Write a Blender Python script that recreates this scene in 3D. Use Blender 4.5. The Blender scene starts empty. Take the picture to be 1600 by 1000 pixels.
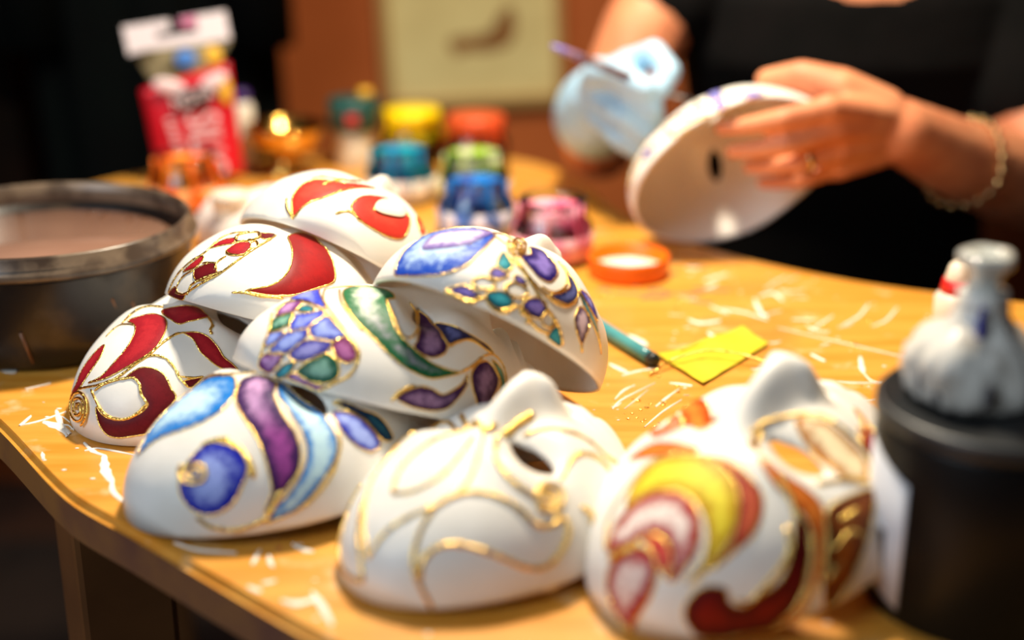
import bpy, bmesh, math, random
import numpy as np
from mathutils import Vector, Matrix, noise as mnoise
from mathutils.geometry import delaunay_2d_cdt

SC = bpy.context.scene
COL = SC.collection
PI = math.pi
rnd = random.Random(7)

# ------------------------------------------------------------------ camera
cam_d = bpy.data.cameras.new('camera'); cam = bpy.data.objects.new('camera', cam_d); COL.objects.link(cam)
cam.location = (0, 0, 1.095); cam.rotation_euler = (math.radians(70), 0, 0)
cam_d.sensor_width = 36.0; cam_d.lens = 50.0 * 2222 / 2222.22
cam_d.clip_start = .02
cam_d.dof.use_dof = True; cam_d.dof.focus_distance = .825; cam_d.dof.aperture_fstop = 2.0
SC.camera = cam

# ------------------------------------------------------------------ world, lights, exposure
w = bpy.data.worlds.new('room_air'); SC.world = w; w.use_nodes = True
w.node_tree.nodes['Background'].inputs[0].default_value = (.62, .55, .50, 1)
w.node_tree.nodes['Background'].inputs[1].default_value = .035

def area(name, loc, target, size, power, colour, shape='DISK', size_y=None):
    d = bpy.data.lights.new(name, 'AREA'); d.energy = power; d.color = colour; d.shape = shape; d.size = size
    if size_y: d.size_y = size_y
    o = bpy.data.objects.new(name, d); COL.objects.link(o); o.location = loc
    o.rotation_euler = (Vector(target) - Vector(loc)).to_track_quat('-Z', 'Y').to_euler()
    return o
area('ceiling_lamp_over_table', (.03, 1.07, 1.64), (.02, .93, .75), .12, 17.0, (1.0, .87, .68))
area('window_daylight', (-1.5, -.55, 2.1), (0, .85, .8), 1.1, 27.0, (.76, .88, 1.0), 'RECTANGLE', 1.3)

SC.view_settings.view_transform = 'Standard'; SC.view_settings.look = 'None'
SC.view_settings.exposure = 0.15; SC.view_settings.gamma = 1.0; SC.view_settings.use_curve_mapping = False

# ------------------------------------------------------------------ helpers
def lin(c):
    return tuple(((v/255)/12.92 if v/255 <= .04045 else ((v/255+.055)/1.055)**2.4) for v in c) + (1.0,)

MATS = {}
def mat(name, rgb, rough=.5, metal=0.0, rgb2=None, scale=20.0, detail=4.0, bump=0.0, bump_scale=60.0, coat=0.0, spec=.5, sss=0.0, lo=.4, hi=.65):
    """Principled material; rgb2 mixes in through object-space noise, bump adds fine relief."""
    if name in MATS: return MATS[name]
    m = bpy.data.materials.new(name); m.use_nodes = True
    nt = m.node_tree; b = nt.nodes['Principled BSDF']
    b.inputs['Base Color'].default_value = lin(rgb); b.inputs['Roughness'].default_value = rough
    b.inputs['Metallic'].default_value = metal; b.inputs['Coat Weight'].default_value = coat
    b.inputs['Specular IOR Level'].default_value = spec
    if coat: b.inputs['Coat Roughness'].default_value = .12
    if sss:
        b.inputs['Subsurface Weight'].default_value = sss; b.inputs['Subsurface Scale'].default_value = .004
    tc = nt.nodes.new('ShaderNodeTexCoord')
    if rgb2:
        n = nt.nodes.new('ShaderNodeTexNoise'); n.inputs['Scale'].default_value = scale; n.inputs['Detail'].default_value = detail
        r = nt.nodes.new('ShaderNodeMapRange'); r.inputs[1].default_value = lo; r.inputs[2].default_value = hi
        mx = nt.nodes.new('ShaderNodeMix'); mx.data_type = 'RGBA'
        mx.inputs[6].default_value = lin(rgb); mx.inputs[7].default_value = lin(rgb2)
        nt.links.new(tc.outputs['Object'], n.inputs['Vector']); nt.links.new(n.outputs['Fac'], r.inputs[0])
        nt.links.new(r.outputs[0], mx.inputs[0]); nt.links.new(mx.outputs[2], b.inputs['Base Color'])
    if bump:
        n = nt.nodes.new('ShaderNodeTexNoise'); n.inputs['Scale'].default_value = bump_scale; n.inputs['Detail'].default_value = 3
        bp = nt.nodes.new('ShaderNodeBump'); bp.inputs['Strength'].default_value = bump; bp.inputs['Distance'].default_value = .004
        nt.links.new(tc.outputs['Object'], n.inputs['Vector']); nt.links.new(n.outputs['Fac'], bp.inputs['Height'])
        nt.links.new(bp.outputs[0], b.inputs['Normal'])
    MATS[name] = m
    return m

def clear_mat(name, rgb=(240, 245, 245), gloss=.06, tint=1.0):
    """Thin clear glass or film: mostly see-through, glossy by angle."""
    if name in MATS: return MATS[name]
    m = bpy.data.materials.new(name); m.use_nodes = True; nt = m.node_tree; nt.nodes.clear()
    o = nt.nodes.new('ShaderNodeOutputMaterial'); t = nt.nodes.new('ShaderNodeBsdfTransparent'); t.inputs[0].default_value = lin(rgb)
    g = nt.nodes.new('ShaderNodeBsdfGlossy'); g.inputs['Roughness'].default_value = gloss
    lw = nt.nodes.new('ShaderNodeFresnel'); lw.inputs[0].default_value = 1.5
    mx = nt.nodes.new('ShaderNodeMixShader')
    nt.links.new(lw.outputs[0], mx.inputs[0]); nt.links.new(t.outputs[0], mx.inputs[1]); nt.links.new(g.outputs[0], mx.inputs[2])
    nt.links.new(mx.outputs[0], o.inputs[0]); MATS[name] = m
    return m

def mesh_obj(name, verts, faces, m=None, parent=None, smooth=True):
    me = bpy.data.meshes.new(name); me.from_pydata([tuple(v) for v in verts], [], faces); me.update()
    o = bpy.data.objects.new(name, me); COL.objects.link(o)
    if m: me.materials.append(m)
    if smooth: me.polygons.foreach_set('use_smooth', [True]*len(me.polygons))
    if parent is not None: o.parent = parent
    return o

def tag(o, label, cat, group=None):
    o['label'] = label; o['category'] = cat
    if group: o['group'] = group
    return o

def thing(name, label, cat, loc=(0, 0, 0), group=None):
    o = bpy.data.objects.new(name, None); COL.objects.link(o); o.location = loc; o.empty_display_size = .02
    return tag(o, label, cat, group)

def struct(o):
    o['kind'] = 'structure'; return o

class G:
    """Collects shapes into one mesh."""
    def __init__(s): s.v = []; s.f = []
    def add(s, v, f):
        k = len(s.v); s.v += [tuple(a) for a in v]; s.f += [tuple(i+k for i in q) for q in f]; return s
    def box(s, c, d, rot=None):
        v = [Vector((x*d[0]/2, y*d[1]/2, z*d[2]/2)) for x in (-1, 1) for y in (-1, 1) for z in (-1, 1)]
        if rot: v = [rot @ a for a in v]
        return s.add([a+Vector(c) for a in v], [(0,1,3,2),(4,6,7,5),(0,4,5,1),(2,3,7,6),(0,2,6,4),(1,5,7,3)])
    def lathe(s, prof, c=(0, 0, 0), n=40, sx=1.0, sy=1.0, rot=None, wob=None):
        """prof: list of (radius, z); radius 0 closes."""
        v = []; f = []; rows = []
        for r, z in prof:
            if r < 1e-6: rows.append([len(v)]); v.append(Vector((0, 0, z)))
            else:
                row = []
                for i in range(n):
                    a = 2*PI*i/n; k = wob(a, z) if wob else 1.0
                    row.append(len(v)); v.append(Vector((r*k*math.cos(a)*sx, r*k*math.sin(a)*sy, z)))
                rows.append(row)
        for a, b in zip(rows, rows[1:]):
            for i in range(n):
                j = (i+1) % n
                if len(a) == 1 and len(b) == 1: continue
                if len(a) == 1: f.append((a[0], b[j], b[i]))
                elif len(b) == 1: f.append((a[i], a[j], b[0]))
                else: f.append((a[i], a[j], b[j], b[i]))
        if rot: v = [rot @ a for a in v]
        return s.add([a+Vector(c) for a in v], f)
    def tube(s, pts, rad, n=8, flat=1.0, ups=None):
        pts = [Vector(p) for p in pts]; v = []; f = []; m = len(pts)
        side = None
        for i, p in enumerate(pts):
            t = (pts[min(i+1, m-1)] - pts[max(i-1, 0)])
            if t.length < 1e-9: t = Vector((0, 0, 1))
            t.normalize()
            u = Vector(ups[i]) if ups is not None else (Vector((0, 0, 1)) if abs(t.z) < .9 else Vector((1, 0, 0)))
            sd = t.cross(u)
            if sd.length < 1e-6: sd = t.orthogonal()
            sd.normalize(); uu = sd.cross(t)
            r = rad[i] if hasattr(rad, '__len__') else rad
            for k in range(n):
                a = 2*PI*k/n; v.append(p + sd*(r*math.cos(a)) + uu*(r*flat*math.sin(a)))
        for i in range(m-1):
            for k in range(n):
                f.append((i*n+k, i*n+(k+1) % n, (i+1)*n+(k+1) % n, (i+1)*n+k))
        f.append(tuple(range(n-1, -1, -1))); f.append(tuple(range((m-1)*n, m*n)))
        return s.add(v, f)
    def ball(s, c, r, n=12, m=8):
        r = r if hasattr(r, '__len__') else (r, r, r)
        v = [(0, 0, -1)]; f = []
        for j in range(1, m):
            t = -PI/2+PI*j/m
            for i in range(n): v.append((math.cos(t)*math.cos(2*PI*i/n), math.cos(t)*math.sin(2*PI*i/n), math.sin(t)))
        v.append((0, 0, 1)); e = len(v)-1
        for i in range(n):
            k = (i+1) % n; f.append((0, 1+k, 1+i)); f.append((e, e-n+i, e-n+k))
            for j in range(m-2): f.append((1+j*n+i, 1+j*n+k, 1+(j+1)*n+k, 1+(j+1)*n+i))
        return s.add([(c[0]+a[0]*r[0], c[1]+a[1]*r[1], c[2]+a[2]*r[2]) for a in v], f)
    def limb(s, pts, rads, sub=3):
        """Chain of tapering capsules."""
        P = [Vector(p) for p in pts]
        for a, b, ra, rb in zip(P, P[1:], rads, rads[1:]):
            for k in range(sub+1):
                t = k/sub; s.ball(a.lerp(b, t), ra+(rb-ra)*t, 14, 10)
            s.tube([a, b], [ra, rb], 14)
        return s
    def build(s, name, m=None, parent=None, smooth=True): return mesh_obj(name, s.v, s.f, m, parent, smooth)

def spline(pts, per=4, closed=False):
    P = [np.array(p, float) for p in pts]; n = len(P); out = []
    rng = range(n) if closed else range(n-1)
    for i in rng:
        if closed: a, b, c, d = P[i-1], P[i], P[(i+1) % n], P[(i+2) % n]
        else: a, b, c, d = P[max(i-1, 0)], P[i], P[i+1], P[min(i+2, n-1)]
        # limit tangents so that sharp petal tips do not overshoot
        L = np.linalg.norm(c-b); m1 = (c-a)*.5; m2 = (d-b)*.5
        for mm in (m1, m2):
            l = np.linalg.norm(mm)
            if l > L: mm *= L/l
        for k in range(per):
            t = k/per; t2 = t*t; t3 = t2*t
            out.append((2*t3-3*t2+1)*b+(t3-2*t2+t)*m1+(-2*t3+3*t2)*c+(t3-t2)*m2)
    if not closed: out.append(P[-1])
    return out

def voxel_skin(g, name, voxel, m, parent, smooth=6):
    """One continuous surface grown over overlapping tapered limbs."""
    o = g.build('tmp'); md = o.modifiers.new('r', 'REMESH'); md.mode = 'VOXEL'; md.voxel_size = voxel; md.use_smooth_shade = True
    s = o.modifiers.new('s', 'SMOOTH'); s.factor = .5; s.iterations = smooth
    dg = bpy.context.evaluated_depsgraph_get(); dg.update()
    me = bpy.data.meshes.new_from_object(o.evaluated_get(dg)); old = o.data
    bpy.data.objects.remove(o); bpy.data.meshes.remove(old)
    me.name = name; me.materials.clear(); me.materials.append(m)
    me.polygons.foreach_set('use_smooth', [True]*len(me.polygons))
    q = bpy.data.objects.new(name, me); COL.objects.link(q); q.parent = parent
    return q

def text_mesh(body, name, size, m, parent, loc, rot, ext=.0003, sx=1.0):
    c = bpy.data.curves.new(name, 'FONT'); c.body = body; c.size = size; c.extrude = ext; c.align_x = 'CENTER'; c.align_y = 'CENTER'
    t = bpy.data.objects.new('t', c); COL.objects.link(t)
    dg = bpy.context.evaluated_depsgraph_get(); dg.update()
    me = bpy.data.meshes.new_from_object(t.evaluated_get(dg)); bpy.data.objects.remove(t); bpy.data.curves.remove(c)
    me.materials.clear(); me.materials.append(m)
    o = bpy.data.objects.new(name, me); COL.objects.link(o); o.parent = parent
    o.location = loc; o.rotation_euler = rot; o.scale = (sx, 1, 1)
    return o

TZ = .75   # table top height

# ------------------------------------------------------------------ the room
M_wall = mat('ochre_wall_paint', (188, 96, 36), .85, rgb2=(172, 84, 30), scale=3, bump=.15, bump_scale=40)
M_floor = mat('dark_floor_boards', (46, 34, 27), .6, rgb2=(34, 25, 20), scale=6)
g = G().box((.3, 2.06, 1.35), (5.4, .1, 2.7)); struct(g.build('wall_back', M_wall, None, False))
g = G().box((-2.4, .4, 1.35), (.1, 3.4, 2.7)); struct(g.build('wall_left', M_wall, None, False))
fl = struct(bpy.data.objects.new('floor', None)); COL.objects.link(fl)
pl_me = None
for i in range(22):
    if pl_me is None:
        q = G().box((0, 0, -.0125), (.1935, 3.4, .025)).build('plank', M_floor, fl, False); pl_me = q.data
    else:
        q = bpy.data.objects.new('plank', pl_me); COL.objects.link(q); q.parent = fl
    q.location = (-2.25+i*.196, .4, rnd.uniform(-.0015, 0))
bb = G().box((.3, 2.002, .05), (5.2, .016, .10)).build('baseboard_back', mat('baseboard_wood', (70, 40, 22), .5), None, False); struct(bb)

# framed sketch on the back wall
pic = thing('framed_picture', 'cream framed print with a brown smudged sketch hanging on the ochre wall', 'picture', (-.052, 2.008, .69))
M_frame = mat('picture_frame_wood', (176, 132, 72), .5)
M_mat = mat('picture_mat_board', (226, 206, 140), .8, rgb2=(206, 182, 118), scale=6)
W_, H_ = .232, .36
pic.rotation_euler = (0, math.radians(-2.5), 0)
for c, d in (((0, -.008, .006), (W_+.024, .022, .012)), ((0, -.008, H_-.006), (W_+.024, .022, .012)), ((-W_/2-.006, -.008, H_/2), (.012, .022, H_)), ((W_/2+.006, -.008, H_/2), (.012, .022, H_))):
    G().box(c, d).build('frame_bar', M_frame, pic, False)
G().box((0, -.004, H_/2), (W_, .004, H_-.02)).build('mat_board', M_mat, pic, False)
M_sk = mat('brown_ink', (122, 74, 30), .9, rgb2=(160, 112, 56), scale=40)
sk = spline([(-.035, .078), (-.045, .098), (-.030, .104), (.010, .108), (.032, .138), (.046, .142), (.050, .120), (.042, .092), (.010, .082), (-.02, .083)], 4, True)
G().add([(p[0]+.012, -.0066, p[1]-.006) for p in sk] + [(p[0]+.012, -.0058, p[1]-.006) for p in sk], [tuple(range(len(sk))), tuple(range(2*len(sk)-1, len(sk)-1, -1))] + [(i, i+len(sk), (i+1) % len(sk)+len(sk), (i+1) % len(sk)) for i in range(len(sk))]).build('sketch', M_sk, pic, False)

# dark coat hanging in the far left corner
def cloth_column(cx, cy, z0, z1, rx, ry, folds, seed):
    prof = []
    for k in range(17):
        t = k/16; z = z0+(z1-z0)*t
        prof.append((1.0-.18*t**3-.5*max(0, t-.85)/.15, z))
    gg = G(); gg.lathe([(0, z0)]+prof+[(0, z1)], (cx, cy, 0), 72, rx, ry, None, lambda a, z: 1+.10*math.sin(folds*a+seed+2*z)+.05*math.sin((folds*2+1)*a+seed*2-3*z))
    return gg
M_coat = mat('black_wool', (7, 8, 8), .95, spec=.08, rgb2=(8, 13, 11), scale=8, bump=.3, bump_scale=150)
coat = thing('hanging_coat', 'black coat hanging on the back wall behind the red pouch', 'coat', (-.475, 1.90, .3))
cloth_column(0, 0, 0, 1.35, .150, .085, 9, .4).build('coat_body', M_coat, coat)
for sx in (-1, 1):
    G().tube([(sx*.10, -.03, 1.18), (sx*.135, -.04, .95), (sx*.14, -.05, .70), (sx*.145, -.05, .50)], [.06, .058, .052, .05], 16).build('sleeve', M_coat, coat)
G().tube([(-.07, -.03, 1.30), (0, -.07, 1.33), (.07, -.03, 1.30)], [.03, .032, .03], 10).build('collar', M_coat, coat)
wall_shade = thing('shade_backdrop', 'dark brown cloak standing in for the shaded far left end of the wall', 'backdrop', (-.88, 1.89, .25))  # dark cloth form added where the wall lies in shade
cloth_column(0, 0, 0, 1.4, .20, .09, 7, 1.7).build('backdrop_body', mat('dark_brown_wall_shade', (24, 12, 7), .95, spec=.08, rgb2=(12, 7, 5), scale=6, bump=.3, bump_scale=150), wall_shade)  # dark brown colour stands for shade on the wall
G().tube([(-.06, -.04, 1.36), (0, -.08, 1.39), (.06, -.04, 1.36)], [.03, .032, .03], 10).build('collar', M_coat, wall_shade)  # top roll of the added shade form

# ------------------------------------------------------------------ table
TAB = thing('work_table', 'honey coloured wooden work table with curved edge, spattered with paint', 'table', (0, 0, 0))
def table_mat():
    m = mat('varnished_table_wood', (226, 158, 58), .34, coat=.25)
    nt = m.node_tree; b = nt.nodes['Principled BSDF']; tc = nt.nodes.new('ShaderNodeTexCoord')
    mp = nt.nodes.new('ShaderNodeMapping'); mp.inputs['Scale'].default_value = (3, 26, 3); mp.inputs['Rotation'].default_value = (0, 0, .25)
    n1 = nt.nodes.new('ShaderNodeTexNoise'); n1.inputs['Scale'].default_value = 3.2; n1.inputs['Detail'].default_value = 6
    n2 = nt.nodes.new('ShaderNodeTexNoise'); n2.inputs['Scale'].default_value = 7; n2.inputs['Detail'].default_value = 6
    n3 = nt.nodes.new('ShaderNodeTexNoise'); n3.inputs['Scale'].default_value = 46; n3.inputs['Detail'].default_value = 5
    def ramp(a, b_): 
        r = nt.nodes.new('ShaderNodeMapRange'); r.inputs[1].default_value = a; r.inputs[2].default_value = b_; return r
    def mix(c1, c2):
        x = nt.nodes.new('ShaderNodeMix'); x.data_type = 'RGBA'
        if c1: x.inputs[6].default_value = lin(c1)
        x.inputs[7].default_value = lin(c2); return x
    r1 = ramp(.35, .65); r2 = ramp(.56, .80); r3 = ramp(.60, .72)
    m1 = mix((224, 160, 66), (212, 140, 44)); m2 = mix(None, (170, 104, 36)); m3 = mix(None, (226, 198, 150))
    L = nt.links.new
    L(tc.outputs['Object'], mp.inputs[0]); L(mp.outputs[0], n1.inputs['Vector']); L(tc.outputs['Object'], n2.inputs['Vector']); L(tc.outputs['Object'], n3.inputs['Vector'])
    L(n1.outputs['Fac'], r1.inputs[0]); L(n2.outputs['Fac'], r2.inputs[0]); L(n3.outputs['Fac'], r3.inputs[0])
    L(r1.outputs[0], m1.inputs[0]); L(m1.outputs[2], m2.inputs[6]); L(r2.outputs[0], m2.inputs[0])
    s = nt.nodes.new('ShaderNodeMath'); s.operation = 'MULTIPLY'; s.inputs[1].default_value = .55
    L(r3.outputs[0], s.inputs[0]); L(s.outputs[0], m3.inputs[0]); L(m2.outputs[2], m3.inputs[6]); L(m3.outputs[2], b.inputs['Base Color'])
    rr = nt.nodes.new('ShaderNodeMapRange'); rr.inputs[3].default_value = .26; rr.inputs[4].default_value = .5
    L(n2.outputs['Fac'], rr.inputs[0]); L(rr.outputs[0], b.inputs['Roughness'])
    return m
M_table = table_mat()
OUT = [(-.09, .543), (-.142, .59), (-.193, .637), (-.238, .679), (-.302, .766), (-.368, .850), (-.430, .942), (-.468, 1.05), (-.478, 1.16), (-.44, 1.28), (-.37, 1.375), (-.28, 1.435), (-.16, 1.458), (-.03, 1.455), (.03, 1.415), (.068, 1.345), (.098, 1.234), (.135, 1.16), (.195, 1.091), (.27, 1.035), (.377, .989), (.5, .95), (.6, .86), (.62, .7), (.55, .52), (.40, .43), (.2, .42), (.05, .455), (-.03, .495)]
out = spline(OUT, 6, True)[::-1]
bm = bmesh.new()
bot = [bm.verts.new((p[0], p[1], TZ-.024)) for p in out]; top = [bm.verts.new((p[0], p[1], TZ)) for p in out]
n = len(out)
bm.faces.new(bot); ft = bm.faces.new(top[::-1])
for i in range(n): bm.faces.new((bot[i], top[i], top[(i+1) % n], bot[(i+1) % n]))
bmesh.ops.recalc_face_normals(bm, faces=bm.faces)
for fc in bm.faces: fc.material_index = 0 if abs(fc.normal.z) > .5 else 1
bmesh.ops.bevel(bm, geom=[e for e in bm.edges if all(abs(v.co.z-TZ) < 1e-6 for v in e.verts)], offset=.004, segments=3, affect='EDGES')
me = bpy.data.meshes.new('table_top'); bm.to_mesh(me); bm.free(); me.materials.append(M_table); me.materials.append(mat('stained_table_edge', (150, 102, 56), .4, rgb2=(108, 70, 58), scale=14, lo=.45, hi=.7, coat=.2))
tt = bpy.data.objects.new('table_top', me); COL.objects.link(tt); tt.parent = TAB
M_leg = mat('table_leg_wood', (120, 76, 38), .5, rgb2=(96, 58, 28), scale=9)
for x, y in ((-.245, .775), (.43, .60), (-.36, 1.26), (-.03, 1.38)):
    q = G().box((0, 0, (TZ-.024)/2), (.058, .058, TZ-.024)).build('leg', M_leg, TAB, False); q.location = (x, y, 0); q.rotation_euler = (0, 0, .5)
    bv = q.modifiers.new('b', 'BEVEL'); bv.width = .004; bv.segments = 2

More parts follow.
